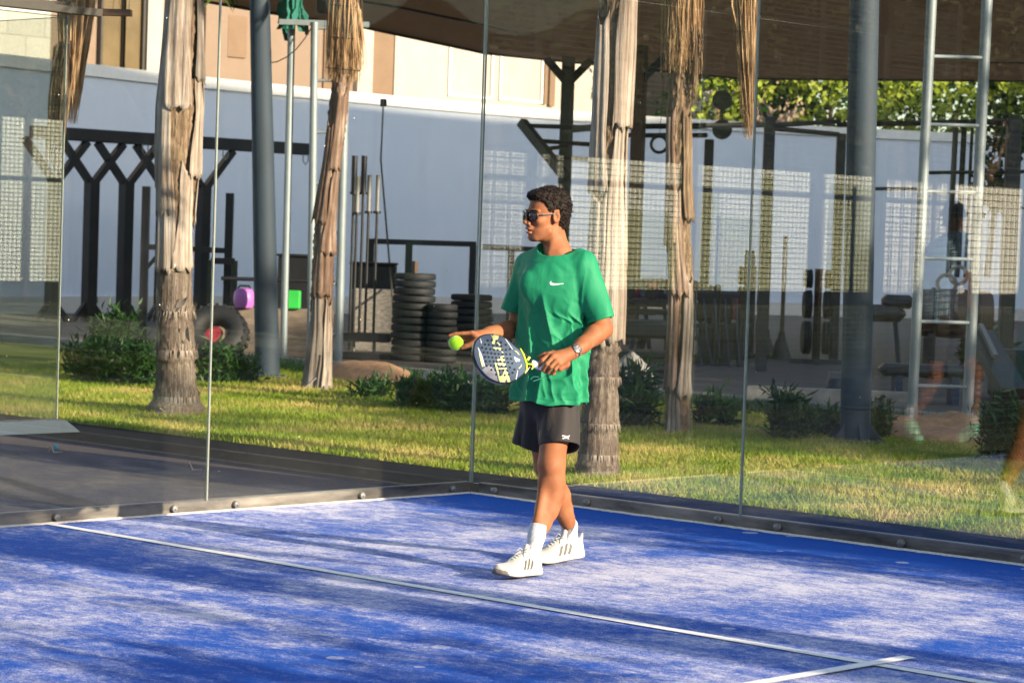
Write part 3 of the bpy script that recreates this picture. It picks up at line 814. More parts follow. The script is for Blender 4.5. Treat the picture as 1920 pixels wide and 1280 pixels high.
# leaning tractor tyre with red hub
ty = at(402, 612, 27.5)
t = thing('tractor_tyre', 'large worn tyre with a red hub leaning behind the left palm', 'tyre', (ty.x, ty.y, 0))
ax = Vector((.55, -.62, .62)).normalized()
mb = MB(); cc = Vector((ty.x, ty.y, .36))
v_, f_ = torus(cc, .25, .115, ax, 40, 14); mb.add(v_, f_)
for k in range(24):
    a = 2 * math.pi * k / 24; q = ax.to_track_quat('Z', 'Y').to_matrix()
    d_ = q @ Vector((math.cos(a), math.sin(a), 0)); mb.bar(cc + d_ * .33 + ax * .09, cc + d_ * .372 - ax * .08, .03, .04)
mb.build('tread', M['rubber'], t, True)
MB().lathe([(.0, -.05), (.09, -.05), (.10, -.03), (.06, -.02), (.04, -.03), (.0, -.03)], 24, cc + ax * .03, ax.to_track_quat('Z', 'Y').to_matrix()).build('hub', M['red'], t, True)

# upright barbells
bars = [(661, 292, .055), (668, 330, .05), (679, 292, .055), (690, 328, .04), (706, 328, .04)]
ords = ['leftmost', 'second from left', 'middle', 'second from right', 'rightmost']
hold = at(683, 620, 29.4)
t = thing('barbell_holder', 'black steel holder keeping five barbells upright', 'rack', (hold.x, hold.y, .05))
MB().box((hold.x, hold.y, .30), (.62, .36, .10), rz=R(43), bev=.01).build('top_plate', M['black'], t)
MB().box((hold.x, hold.y, .09), (.66, .40, .08), rz=R(43), bev=.01).build('base_plate', M['black'], t)
for k in (-.12, .12): MB().tube([(hold.x + k * .72, hold.y + k * .69, .10), (hold.x + k * .72, hold.y + k * .69, .30)], .02, 10).build('pillar', M['bolt'], t, True)
for (u, vt, rr), on in zip(bars, ords):
    p = at(u, 430, 29.4); zt = at(u, vt, 29.4).z
    t = thing('barbell', f'{on} of the five black barbells standing upright in the holder', 'barbell', (p.x, p.y, .35), 0, 'upright barbells')
    MB().tube([(p.x, p.y, .33), (p.x, p.y, zt - .42)], .016, 10).build('shaft', M['black'], t, True)
    MB().tube([(p.x, p.y, zt - .42), (p.x, p.y, zt)], rr * .62, 14).build('sleeve', M['black'] if vt < 300 else M['bolt'], t, True)
    MB().lathe([(.0, 0), (.046, 0), (.046, .03), (.0, .03)], 14, (p.x, p.y, zt - .45)).build('collar', M['black'], t, True)
p = at(714, 200, 30.2)
mb = MB().tube([at(719, 186, 38), at(714, 300, 34), (hold.x + .25, hold.y + .24, .5)], .012, 6)
mb.tube([at(719, 186, 38), at(719, 200, 38)], .05, 8)
o = mb.build('rope', M['strap']); tag(o, 'thin dark rope hanging from the wall coping behind the barbells', 'rope')

# low black frame in the middle
t = thing('low_rig', 'waist high black steel frame behind the stacked plates', 'frame', at(790, 600, 33))
Dn = 33
q0 = at(690, 452, Dn); q1 = at(893, 458, Dn)
MB().bar(q0, q1, .07).build('top_bar', M['black'], t)
for u in (694, 766, 886): p = at(u, 500, Dn); MB().box((p.x, p.y, q0.z / 2), (.09, .09, q0.z), rz=R(43)).build('post', M['black'], t)
t2 = thing('low_rig', 'short black steel frame partly behind the player', 'frame', at(960, 600, 34))
q0 = at(905, 463, 34); q1 = at(1050, 470, 34)
MB().bar(q0, q1, .07).build('top_bar', M['black'], t2)
for u in (958, 1046): p = at(u, 500, 34); MB().box((p.x, p.y, q0.z / 2), (.09, .09, q0.z), rz=R(43)).build('post', M['black'], t2)

# stacks of rubber plates
def plates(u, D, n, dia, group, where):
    p = at(u, 600, D)
    names = ['lowest', 'second lowest', 'third lowest', 'fourth lowest', 'fifth lowest', 'sixth lowest', 'seventh lowest', 'eighth lowest', 'ninth lowest', 'tenth lowest', 'eleventh lowest', 'twelfth lowest']
    z = .05; th = .085
    for k in range(n):
        nm = 'topmost' if k == n - 1 else names[k]
        off = (random.random() - .5) * .02
        dd = dia * (1.0 if k < n - 3 else .97)
        t = thing('weight_plate', f'{nm} black rubber plate in the {where}', 'weight plate', (p.x + off, p.y, z), random.random() * 3, group)
        r0 = dd / 2
        MB().lathe([(.0, 0.004), (r0 - .02, .004), (r0 - .004, .012), (r0, .022), (r0, th - .026), (r0 - .004, th - .014), (r0 - .02, th - .006), (.07, th - .006), (.05, th - .012), (.0, th - .012)], 30).build('plate', M['rubber'], t, True, off=False)
        z += th
    return p, z
p, z = plates(775, 29.2, 12, .50, 'stacked rubber plates', 'tallest stack left of the player')
o = MB().box((p.x, p.y, z + .06), (.05, .05, .15)).build('peg', M['brownpost']); tag(o, 'short brown peg sticking out of the tallest plate stack', 'peg')
plates(829, 29.0, 8, .36, 'stacked rubber plates', 'narrow middle stack')
plates(884, 30.6, 9, .52, 'stacked rubber plates', 'wide right stack behind the glass corner')
p = at(712, 600, 30.5)
o = MB().box((p.x, p.y, .42), (.7, .3, .84), rz=R(43), bev=.03).build('stone_wall', M['stone']); tag(o, 'low dry stone wall between barbells and plate stacks', 'wall')

# ------------------------------------------------------------------ gym right side
def bx_post(u, vmid, D, z1, wd, name, label, cat, mat, group=None):
    return vpost(u, vmid, D, .05, z1, wd, name, label, cat, mat, group)
t, p = bx_post(1062, 240, 38, 4.25, .16, 'canopy_post', 'dark green canopy post with bracketed head above the player', 'post', M['blackgreen'], 'canopy posts')
for s_ in (-1, 1):
    MB().bar((p.x, p.y, 3.85), (p.x + s_ * .24, p.y + s_ * .24, 4.22), .12).build('bracket', M['blackgreen'], t)
t, p = bx_post(1194, 320, 36, 4.3, .17, 'canopy_post', 'brown canopy post between the two right hand palms', 'post', M['brownpost'], 'canopy posts')
for s_ in (-1, 1):
    MB().bar((p.x, p.y, 3.8), (p.x + s_ * .24, p.y + s_ * .24, 4.15), .12).build('bracket', M['bluegrey'], t)
# monkey bars / wedge
t = thing('monkey_bars', 'black wedge shaped monkey bars right of the players head', 'monkey bars', at(1050, 300, 37))
Dm = 37.6
MB().bar(at(978, 229, Dm), at(1062, 334, Dm - .6), .13).build('diagonal_beam', M['blackgreen'], t)
for v0, v1, u0 in ((236, 240, 990), (264, 272, 1008), (294, 300, 1028)):
    MB().tube([at(u0, v0, Dm), at(1120, v1, Dm - .3)], .034, 8).build('bar', M['black'], t, True)
MB().bar(at(1020, 280, Dm), at(1066, 274, Dm), .06).build('strut', M['blackgreen'], t)
MB().bar(at(1062, 244, Dm), at(1124, 238, Dm - .8), .09).build('beam', M['blackgreen'], t)
# pull up rig
t = thing('pull_up_rig', 'black steel pull up rig with round pads behind the right palms', 'training rig', at(1440, 600, 30))
pts = [(1325, 36.0, 3.0, 17), (1437, 29.6, 3.02, 20), (1572, 33, 3.0, 17), (1895, 30, 3.1, 26)]
for u, D, z1, pw in pts:
    p = at(u, 400, D); wd = pw * D / 4719
    MB().box((p.x, p.y, (z1 + .05) / 2), (wd, wd, z1 - .05), rz=R(43), bev=.006).build('post', M['black'], t)
tops = [at(u, 236, D) for u, D, z1, pw in pts]
MB().tube([at(1120, 238, 37), tops[0]], .04, 8).build('bar', M['black'], t, True)
MB().tube([at(1120, 254, 37), at(1325, 254, 36)], .035, 8).build('bar', M['black'], t, True)
MB().tube([tops[0], at(1437, 234, 29.6)], .035, 8).build('bar', M['black'], t, True)
MB().tube([at(1437, 236, 29.6), at(1572, 228, 33)], .030, 8).build('bar', M['black'], t, True)
MB().tube([at(1437, 240, 29.6), at(1572, 252, 33)], .030, 8).build('bar', M['black'], t, True)
MB().tube([at(1572, 234, 33), at(1895, 228, 30)], .035, 8).build('bar', M['black'], t, True)
MB().tube([at(1632, 354, 31), at(1720, 354, 31)], .022, 8).build('bar', M['black'], t, True)
MB().tube([at(1740, 324, 31), at(1920, 322, 30)], .022, 8).build('bar', M['black'], t, True)
for u in (1792, 1808, 1823): MB().tube([at(u, 240, 31), at(u - 14, 520, 31)], .035 if u != 1823 else .02, 8).build('cable_rail', M['black'], t, True)
MB().box(at(1792, 440, 31.1), (.14, .12, .75), rz=R(43)).build('weight_stack', M['black'], t)
for vv in (188, 243):
    c = at(1354, vv, 35.5); q = Vector((CAM[0] - c.x, CAM[1] - c.y, 0)).to_track_quat('Z', 'Y').to_matrix()
    o = MB().lathe([(.0, -.02), (.135, -.02), (.14, 0), (.135, .02), (.0, .02)], 30, c, Matrix.Rotation(0, 3, 'Z') @ q)
    o = o.build('round_target', M['blackgreen'], t, True)
MB().bar(at(1354, 170, 35.6), at(1354, 262, 35.6), .03).build('target_stem', M['blackgreen'], t)
def ring(u, v, D, rpx, label, mat, strap_top):
    c = at(u, v, D); rr = rpx * D / 4719
    t = thing('gym_ring', label, 'gym ring', c, 0, 'gymnastic rings')
    view = Vector((CAM[0] - c.x, CAM[1] - c.y, 0)).normalized()
    mb = MB(); v_, f_ = torus(c, rr, .022, view, 28, 8); mb.add(v_, f_); mb.build('hoop', mat, t, True)
    MB().bar(c + Vector((0, 0, rr)), at(*strap_top, D), .035, .008).build('strap', M['strap'], t)
ring(1236, 271, 34.5, 15, 'dark gymnastic ring on a strap above the right palm gap', M['black'], (1246, 140))
ring(1775, 532, 30.5, 17, 'wooden gymnastic ring left of its pair behind the right ladder', M['ring'], (1790, 250))
ring(1797, 516, 30.8, 16, 'wooden gymnastic ring nearest the right ladder pipe', M['ring'], (1806, 250))

def pad(mb, c, size, rz, mat, name, parent, bev=.04, M3=None):
    return MB().box(c, size, rz=rz, bev=bev, M=M3).build(name, mat, parent, True)
# benches with red and navy upholstery
for k, (u, v, D, mat, lab) in enumerate(((1186, 548, 33, 'bench', 'black padded bench with dark frame beside the player'),
                                        (1222, 548, 33, 'red', 'red and navy padded exercise machine left of the slim palm'),
                                        (1318, 560, 33, 'navy', 'navy padded exercise machine right of the slim palm'),
                                        (1365, 572, 32.5, 'red', 'low red seat on black frame in front of the glass joint'))):
    p = at(u, v, D)
    t = thing('exercise_bench', lab, 'bench', (p.x, p.y, .05), 0, 'padded benches')
    dx = Vector((.73, .69, 0))
    z_ = p.z
    MB().box((p.x, p.y, z_ - .02), (.42, .30, .34), rz=R(43), bev=.05).build('back_pad', M[mat], t, True)
    MB().box((p.x, p.y, z_ + .10), (.36, .26, .16), rz=R(43), bev=.05).build('head_pad', M['navy'], t, True)
    MB().box((p.x, p.y, z_ - .25), (.62, .34, .07), rz=R(43), bev=.02).build('seat', M['bench'], t, True)
    for s_ in (-1, 1):
        MB().bar(Vector((p.x, p.y, z_ + .12)) + dx * .13 * s_, Vector((p.x, p.y, .06)) + dx * .25 * s_, .055).build('leg', M['navy'] if mat == 'red' else M['black'], t)
# dumbbell rack with its dumbbells
c0 = at(1235, 600, 31.5); dx = Vector((.727, .687, 0)); dy = Vector((.687, -.727, 0))
t = thing('dumbbell_rack', 'low black two tier dumbbell rack beside the slim palm', 'rack', (c0.x, c0.y, .05))
for z_ in (.34, .78): MB().bar(c0 * Vector((1, 1, 0)) - dx * .75 + Vector((0, 0, z_)), c0 * Vector((1, 1, 0)) + dx * .75 + Vector((0, 0, z_)), .30, .05).build('shelf', M['black'], t)
for s_ in (-1, 1):
    MB().bar(c0 * Vector((1, 1, 0)) + dx * .74 * s_ + Vector((0, 0, .05)) + dy * .2, c0 * Vector((1, 1, 0)) + dx * .74 * s_ + Vector((0, 0, 1.0)) - dy * .1, .07).build('leg', M['black'], t)
q = dy.to_track_quat('Z', 'Y').to_matrix(); n_ = 0
row_ = ('lower', 'upper'); pos_ = ('first', 'second', 'third', 'fourth', 'fifth', 'sixth')
for r_, z_ in enumerate((.34, .78)):
    for k in range(6):
        c = c0 * Vector((1, 1, 0)) + dx * (-.62 + .25 * k) + Vector((0, 0, z_ + .025 + .075))
        t = thing('dumbbell', f'{pos_[k]} dumbbell from the left on the {row_[r_]} tier of the rack', 'dumbbell', c, 0, 'dumbbells on the rack')
        for s_ in (-1, 1): MB().lathe([(.0, -.05), (.065, -.05), (.075, -.03), (.075, .03), (.065, .05), (.0, .05)], 8, c + dy * .11 * s_, q).build('head', M['rubber'] if k % 3 else M['navy'], t, True)
        MB().tube([c - dy * .08, c + dy * .08], .016, 8).build('handle', M['bolt'], t, True)
# plate tree and half rack behind the glass joint
for u, D, lab in ((1408, 33, 'black plate tree loaded with discs just left of the glass joint'), (1532, 32, 'black plate tree loaded with discs left of the blue grey column')):
    c = at(u, 600, D); c.z = 0
    t = thing('plate_tree', lab, 'rack', (c.x, c.y, .05), 0, 'plate trees')
    MB().bar(c + Vector((0, 0, .05)), c + Vector((0, 0, 1.25)), .07).build('mast', M['black'], t)
    mb = MB(); mb.bar(c - dx * .32 + Vector((0, 0, .08)), c + dx * .32 + Vector((0, 0, .08)), .06); mb.bar(c - dy * .3 + Vector((0, 0, .08)), c + dy * .3 + Vector((0, 0, .08)), .05); mb.build('foot', M['black'], t)
    q2 = dx.to_track_quat('Z', 'Y').to_matrix()
    for z_, r_ in ((.38, .21), (.80, .18), (1.12, .12)):
        for s_ in (-1, 1):
            MB().lathe([(.0, -.05), (r_ - .01, -.05), (r_, -.035), (r_, -.005), (r_ - .015, .0), (r_ - .015, .008), (r_, .013), (r_, .04), (r_ - .01, .05), (.0, .05)], 22, c + dx * .13 * s_ + Vector((0, 0, z_)), q2).build('disc', M['rubber'], t, True)
# draped red and navy cloths over the machine
mb = MB(); V = []; F = []
for i in range(25):
    for j in range(9):
        u = 1176 + 7.2 * i; v = 522 + 5.5 * j + 6 * math.sin(i * .35) + 12 * (i / 24) ** 2 + 3 * math.sin(i * 1.3 + j * .4)
        V.append(at(u, v, 32.3 + .12 * math.sin(i * .9) + .05 * math.sin(j)))
for i in range(24):
    for j in range(8): k = i * 9 + j; F.append((k, k + 1, k + 10, k + 9))
o = mb.add(V, F).build('draped_cloth', M['navy'], None, True); tag(o, 'navy cloth draped over the machines either side of the slim palm', 'cloth')
for k, (u0, u1, v0, v1) in enumerate(((1180, 1196, 542, 566), (1212, 1232, 528, 566), (1330, 1348, 552, 572))):
    V = []; F = []
    for i in range(7):
        for j in range(7): V.append(at(u0 + (u1 - u0) * i / 6 + 2 * math.sin(j), v0 + (v1 - v0) * j / 6 + 2 * math.sin(i * .9), 32.0 + .04 * math.sin(i * 1.4 + j * .5)))
    for i in range(6):
        for j in range(6): q_ = i * 7 + j; F.append((q_, q_ + 1, q_ + 8, q_ + 7))
    o = MB().add(V, F).build('red_cloth', M['softred'], None, True); tag(o, ('leftmost dull red cloth patch beside the player', 'dull red cloth patch between the canopy post and slim palm', 'dull red cloth patch right of the slim palm')[k], 'cloth', 'red cloths on the machines')
# cable machine clutter behind the slim palm
t = thing('cable_machine', 'dark cluttered cable machine with hanging cords behind the slim palm', 'weight machine', at(1380, 600, 30.5), 0, 'weight machines')
for u in (1298, 1345, 1392): MB().tube([at(u, 545, 30.5), at(u - 6, 700, 30.5)], .045, 8).build('upright', M['black'], t, True)
for v in (552, 610, 668): MB().bar(at(1292, v, 30.5), at(1398, v + 3, 30.5), .05).build('crossbar', M['black'], t)
for u0, u1 in ((1310, 1335), (1352, 1384)):
    c = (at(u0, 640, 30.6) + at(u1, 640, 30.6)) / 2; MB().box(c, ((u1 - u0) * .0065, .16, .34), rz=R(43), bev=.01).build('weight_stack', M['rubber'], t)
mb = MB()
for k in range(5): mb.tube([at(1300 + 20 * k, 560, 30.4), at(1306 + 19 * k, 625 + 6 * (k % 2), 30.3), at(1318 + 17 * k, 690 - 9 * (k % 3), 30.3)], .012, 5)
mb.build('cords', M['navy'], t)
t = thing('rubber_mat_pile', 'low pile of black rubber mats on the gym floor beside the player', 'mats', at(1205, 660, 27.5))
for k in range(4): c = at(1205, 668, 27.5); MB().box((c.x + .03 * math.sin(k * 2), c.y, .09 + .07 * k), (.95 - .05 * k, .7, .06), rz=R(43 + 4 * math.sin(k * 3)), bev=.01).build('mat', M['rubber'], t)
# dark machine mass
for u0, u1, v0, v1, D, lab in ((1150, 1262, 598, 640, 30, 'low black exercise machine on the gym floor beside the player'), (1290, 1372, 545, 700, 31, 'tall black weight machine between the slim palm and glass joint'), (1395, 1412, 470, 640, 33, 'narrow black upright weight machine near the glass joint')):
    a = at(u0, (v0 + v1) / 2, D); b = at(u1, (v0 + v1) / 2, D); zt = at(u0, v0, D).z
    t = thing('weight_machine', lab, 'weight machine', ((a.x + b.x) / 2, (a.y + b.y) / 2, .05), 0, 'weight machines')
    c = (a + b) / 2; L = (b - a).length
    MB().box((c.x, c.y, .05 + (zt - .05) * .80), (L, .4, (zt - .05) * .38), rz=R(43), bev=.04).build('casing', M['black'], t, True)
    for s_ in (-.42, 0, .42):
        p = c + (b - a) * s_
        MB().bar((p.x, p.y, zt * .65), (p.x + .15 * s_, p.y - .1, .05), .07).build('leg', M['black'], t)
    MB().box((c.x, c.y, .09), (L * .95, .5, .06), rz=R(43)).build('base_frame', M['black'], t)
    MB().tube([(a.x, a.y, zt - .02), (b.x, b.y, zt - .02)], .03, 8).build('handlebar', M['bluegrey'], t, True)
# dumbbell-like uprights (dark stands)
for u, vt, D, lab in ((1467, 442, 33, 'thin dark stand with conical foot right of the glass joint'), (1438, 470, 33.4, 'thin dark stand with conical foot at the glass joint')):
    p = at(u, 600, D); zt = at(u, vt, D).z
    t = thing('landmine_stand', lab, 'stand', (p.x, p.y, .05))
    MB().tube([(p.x, p.y, .3), (p.x, p.y, zt)], .028, 10).build('shaft', M['brownpost'], t, True)
    MB().lathe([(.0, 0), (.17, 0), (.15, .03), (.05, .30), (.04, .36), (.0, .36)], 16, (p.x, p.y, .05)).build('foot', M['black'], t, True)
# wheel, stools, table right
c = at(1655, 590, 30)
t = thing('exercise_stool', 'black padded stool with splayed legs right of the blue grey column', 'stool', (c.x, c.y, .05))
MB().box((c.x, c.y, c.z + .02), (.52, .36, .20), rz=R(43), bev=.08).build('seat', M['bench'], t, True)
MB().box((c.x + .12, c.y + .12, c.z + .16), (.36, .3, .16), rz=R(43), bev=.05).build('back_pad', M['bench'], t, True)
for s_ in (-1, 1): MB().bar((c.x + .1 * s_, c.y + .1 * s_, c.z), (c.x + .18 * s_, c.y + .14 * s_, .05), .05).build('leg', M['bluegrey'], t)
c = at(1790, 588, 29.5)
t = thing('barrel', 'dark round barrel lying behind the right ladder', 'barrel', (c.x, c.y, .4))
ax = Vector((.73, .62, 0)).normalized(); q = ax.to_track_quat('Z', 'Y').to_matrix()
MB().lathe([(.0, -.42), (.24, -.42), (.27, -.38), (.285, -.1), (.285, .1), (.27, .38), (.24, .42), (.0, .42)], 26, (c.x, c.y, c.z), q).build('body', M['brownpost'], t, True)
for s_ in (-.25, .25): MB().lathe([(.285, -.02), (.295, -.015), (.295, .015), (.285, .02)], 26, Vector((c.x, c.y, c.z)) + ax * s_, q).build('hoop', M['black'], t, True)
for s_ in (-.28, .28): MB().box((c.x + ax.x * s_, c.y + ax.y * s_, (c.z - .25) / 2), (.08, .4, c.z - .2), rz=R(43)).build('cradle', M['black'], t)
c = at(1735, 706, 24.5)
t = thing('exercise_bench', 'long low black padded bench seen through the right ladder', 'bench', (c.x, c.y, .05), 0, 'padded benches')
MB().box((c.x, c.y, .37), (.90, .34, .12), rz=R(43), bev=.05).build('seat', M['bench'], t, True)
for s_ in (-.27, .27): MB().box((c.x + s_ * .73, c.y + s_ * .69, .18), (.07, .3, .28), rz=R(43)).build('leg', M['navy'], t)
# black sloped machine at far right
c = at(1880, 660, 26)
t = thing('incline_bench', 'black incline bench leaning in the shade at the far right', 'bench', (c.x, c.y, .05))
MB().bar(at(1835, 625, 26), at(1900, 735, 25.4), .30, .10).build('back_pad', M['bench'], t)
MB().bar(at(1838, 610, 26), at(1866, 668, 25.6), .05).build('strut', M['bolt'], t)
MB().box((c.x + .1, c.y + .1, .30), (.5, .4, .5), rz=R(43), bev=.04).build('frame', M['black'], t)
# white edging block under the stands
for u0, u1, v, D, lab in ((1400, 1700, 762, 23.6, 'pale concrete block lying along the gym kerb behind the column'), (1548, 1572, 705, 25, 'small pale block beside the column')):
    a = at(u0, v, D); b = at(u1, v, D)
    if u1 - u0 > 100:
        MB0 = MB().bar((a.x, a.y, .14), (b.x, b.y, .14), .16, .13).build('concrete_block', M['kerbstone']); tag(MB0, lab, 'block')
c = at(1567, 704, 25)
t = thing('kettlebell', 'small shiny steel kettlebell just left of the blue grey column', 'kettlebell', (c.x, c.y, .05))
MB().lathe([(.0, 0), (.06, .003), (.095, .05), (.10, .10), (.085, .15), (.05, .18), (.0, .185)], 20, (c.x, c.y, .05)).build('bell', M['bench'], t, True)
MB().tube([(c.x - .05, c.y - .05, .21), (c.x - .045, c.y - .045, .29), (c.x + .045, c.y + .045, .29), (c.x + .05, c.y + .05, .21)], .012, 8).build('handle', M['bolt'], t, True)
# ================================================================== VEGETATION
def leaf_quads(C, Dn, L, Wd, rg, curl=.25):
    """C centres (n,3), Dn directions (n,3) -> diamond shaped leaves (4 verts)"""
    n = len(C)
    up = rg.normal(size=(n, 3)); s = np.cross(Dn, up); s /= np.linalg.norm(s, axis=1)[:, None] + 1e-9
    nr = np.cross(s, Dn)
    L = np.asarray(L).reshape(-1, 1) * np.ones((n, 1)); Wd = np.asarray(Wd).reshape(-1, 1) * np.ones((n, 1))
    a = C; b = C + Dn * L * .45 + s * Wd * .5 + nr * L * curl * .3; c = C + Dn * L - nr * L * curl * .3; d = C + Dn * L * .45 - s * Wd * .5 + nr * L * curl * .3
    V = np.stack([a, b, c, d], 1).reshape(-1, 3)
    F = np.arange(4 * n).reshape(-1, 4)
    return V, F
def unit(n, rg, up=0.0):
    d = rg.normal(size=(n, 3)); d[:, 2] += up
    return d / np.linalg.norm(d, axis=1)[:, None]

def bush(label, cx, cy, z0, rx, ry, h, n, L=.11, Wd=.022, mat='leaf', stems=14, seed=1, group='shrubs along the gym kerb'):
    rg = np.random.default_rng(seed)
    t = thing('shrub', label, 'shrub', (cx, cy, z0), 0, group)
    sm = MB(); Cs = []; Ds = []
    for k in range(stems):
        a = rg.random() * 6.28; rr = math.sqrt(rg.random())
        bx, by = cx + rx * .5 * rr * math.cos(a), cy + ry * .5 * rr * math.sin(a)
        tx, ty = cx + rx * rr * math.cos(a), cy + ry * rr * math.sin(a)
        hh = h * (.50 + .55 * rg.random() ** 1.6) * (1 - .35 * rr)
        mid = np.array([(bx + tx) / 2, (by + ty) / 2, z0 + hh * .55]); e = np.array([tx, ty, z0 + hh]); b = np.array([bx, by, z0])
        sm.tube([b, mid, e], [.007, .005, .002], 5)
        m = int(n * .8) // stems
        tt = rg.random(m) ** .8
        P = np.where(tt[:, None] < .5, b + (mid - b) * (tt[:, None] * 2), mid + (e - mid) * (tt[:, None] * 2 - 1))
        P += rg.normal(size=(m, 3)) * np.array([.05, .05, .03])
        Cs.append(P); Ds.append(unit(m, rg, .55))
    C = np.concatenate(Cs); Dn = np.concatenate(Ds)
    V, F = leaf_quads(C, Dn, L * (.6 + .7 * rg.random(len(C))), Wd * (.7 + .6 * rg.random(len(C))), rg)
    link(bpy.data.objects.new('foliage', mesh_np('foliage', V - np.array([cx, cy, z0]), F, M[mat])), t)
    sm.build('stems', M['twig'] if mat == 'x' else M['leaf'], t)
    return t
def bush_px(label, u, v, D, wpx, hpx, n, seed, **kw):
    g = at(u, v, D); k = D / 4719
    return bush(label, g.x, g.y, kw.pop('z0', 0.0), wpx * k / 2 * .88, wpx * k / 2 * .55, hpx * k * .92, int(n * .85), seed=seed, **kw)
bush_px('dense green shrub at the far left behind the left palm trunk', 175, 690, 24.5, 190, 115, 3600, 1, stems=44)
bush_px('taller leafy shrub rising against the black rig posts', 215, 690, 25.5, 130, 175, 2600, 2, stems=26, L=.12)
bush_px('green shrub directly left of the ringed palm trunk', 260, 692, 24.2, 120, 125, 2400, 3, stems=30)
bush_px('green shrub between the ringed palm and the glass joint', 408, 690, 24.8, 90, 95, 1600, 4, stems=22)
bush_px('small shrub at the foot of the dark grey column', 455, 700, 24.8, 90, 60, 900, 5, stems=18)
bush_px('green shrub below the tallest stack of plates', 775, 752, 22.0, 80, 90, 1300, 6, stems=20)
bush_px('leafy green shrub left of the player under the ball', 845, 752, 21.6, 95, 115, 1900, 7, stems=24)
bush_px('low shrub beside the reddish boulder', 700, 728, 23.2, 90, 45, 700, 8, stems=16)
bush_px('low shrub at the glass corner behind the padel racket', 915, 760, 21.4, 100, 90, 1300, 9, stems=20)
bush_px('long leaved green shrub just right of the player', 1190, 775, 20.6, 95, 150, 1500, 10, stems=24, L=.17, Wd=.026)
bush_px('green shrub right of the slim palm', 1345, 770, 21.0, 90, 85, 1100, 11, stems=18)
bush_px('round green shrub between glass joint and blue grey column', 1478, 800, 19.8, 110, 125, 2600, 12, stems=30)
bush_px('small shrub just right of the blue grey column', 1648, 800, 20.4, 45, 95, 500, 13, stems=10)
bush_px('small green tuft just left of the blue grey column', 1550, 800, 20.4, 55, 70, 500, 14, stems=10)
bush_px('dark green shrub at the right edge of the picture', 1885, 850, 18.6, 110, 165, 3200, 15, stems=34)
bush_px('pale flowering shrub in the gym behind the right ladder', 1850, 640, 33, 110, 100, 1500, 16, stems=20, L=.16, Wd=.05)
# small bushy sapling hanging by the far right post
g = at(1862, 360, 31)

def leaf_cloud(cs, rs, n, L, Wd, rg, up=0.0, shell=.55):
    cs = np.array(cs); rs = np.array(rs)
    wt = (rs[:, 0] * rs[:, 1] * rs[:, 2]) ** (2 / 3); k = rg.choice(len(cs), n, p=wt / wt.sum())
    d = unit(n, rg); r = (shell + (1 - shell) * rg.random(n)) ** .6
    P = cs[k] + d * r[:, None] * rs[k] + rg.normal(size=(n, 3)) * .06
    Dn = d * .6 + unit(n, rg, up) * .8; Dn /= np.linalg.norm(Dn, axis=1)[:, None]
    return leaf_quads(P, Dn, L * (.6 + .8 * rg.random(n)), Wd * (.6 + .8 * rg.random(n)), rg)
# vine hedge on top of the wall, right
rg = np.random.default_rng(21)
sel = [p for p in sp if p[1] > 31.5]
cs = []; rs = []
for i, p in enumerate(sel):
    for k in range(3):
        cs.append((p[0] - .7 - .5 * rg.random(), p[1] + .9 * rg.random(), 4.0 + 2.4 * rg.random())); s_ = .5 + .5 * rg.random(); rs.append((s_, s_, s_ * .9))
V, F = leaf_cloud(cs, rs, 15000, .17, .12, rg)
t = thing('climbing_hedge', 'sunlit lime green hedge growing over the wall top at the right', 'hedge', (-18, 40, 3.8))
link(bpy.data.objects.new('foliage', mesh_np('foliage', V - np.array([-18, 40, 3.8]), F, M['lime'])), t)
V, F = leaf_cloud([(c[0] - .7, c[1] + .3, c[2]) for c in cs], [(.9, .9, .9)] * len(cs), 9000, .22, .16, rg)
link(bpy.data.objects.new('inner_foliage', mesh_np('inner_foliage', V - np.array([-18, 40, 3.8]), F, M['leaf'])), t)
mb = MB()
for p in sel[::4]: mb.tube([(p[0] - .9, p[1], 0), (p[0] - .8, p[1] + .2, 4.6)], .05, 6)
mb.build('stems', M['barkbr'], t)
# vine hanging beside the right hand post
rg = np.random.default_rng(5)
g0 = at(1885, 240, 31)
cs = [at(1888 + 18 * math.sin(k * 1.3), 235 + 14 * k, 31) for k in range(4)] + [at(1862, 330 + 16 * k, 31) for k in range(4)]
V, F = leaf_cloud([tuple(c) for c in cs], [(.14, .14, .13)] * len(cs), 500, .12, .09, rg)
t = thing('hanging_vine', 'leafy green vine hanging by the post at the far right', 'vine', g0)
link(bpy.data.objects.new('foliage', mesh_np('foliage', V - np.array(g0), F, M['leaf'])), t)
MB().tube([at(1885, 230, 31), at(1870, 330, 31), at(1862, 420, 31), at(1850, 520, 31)], [.012, .02, .035, .04], 8).build('stem', M['sheath'], t, True)

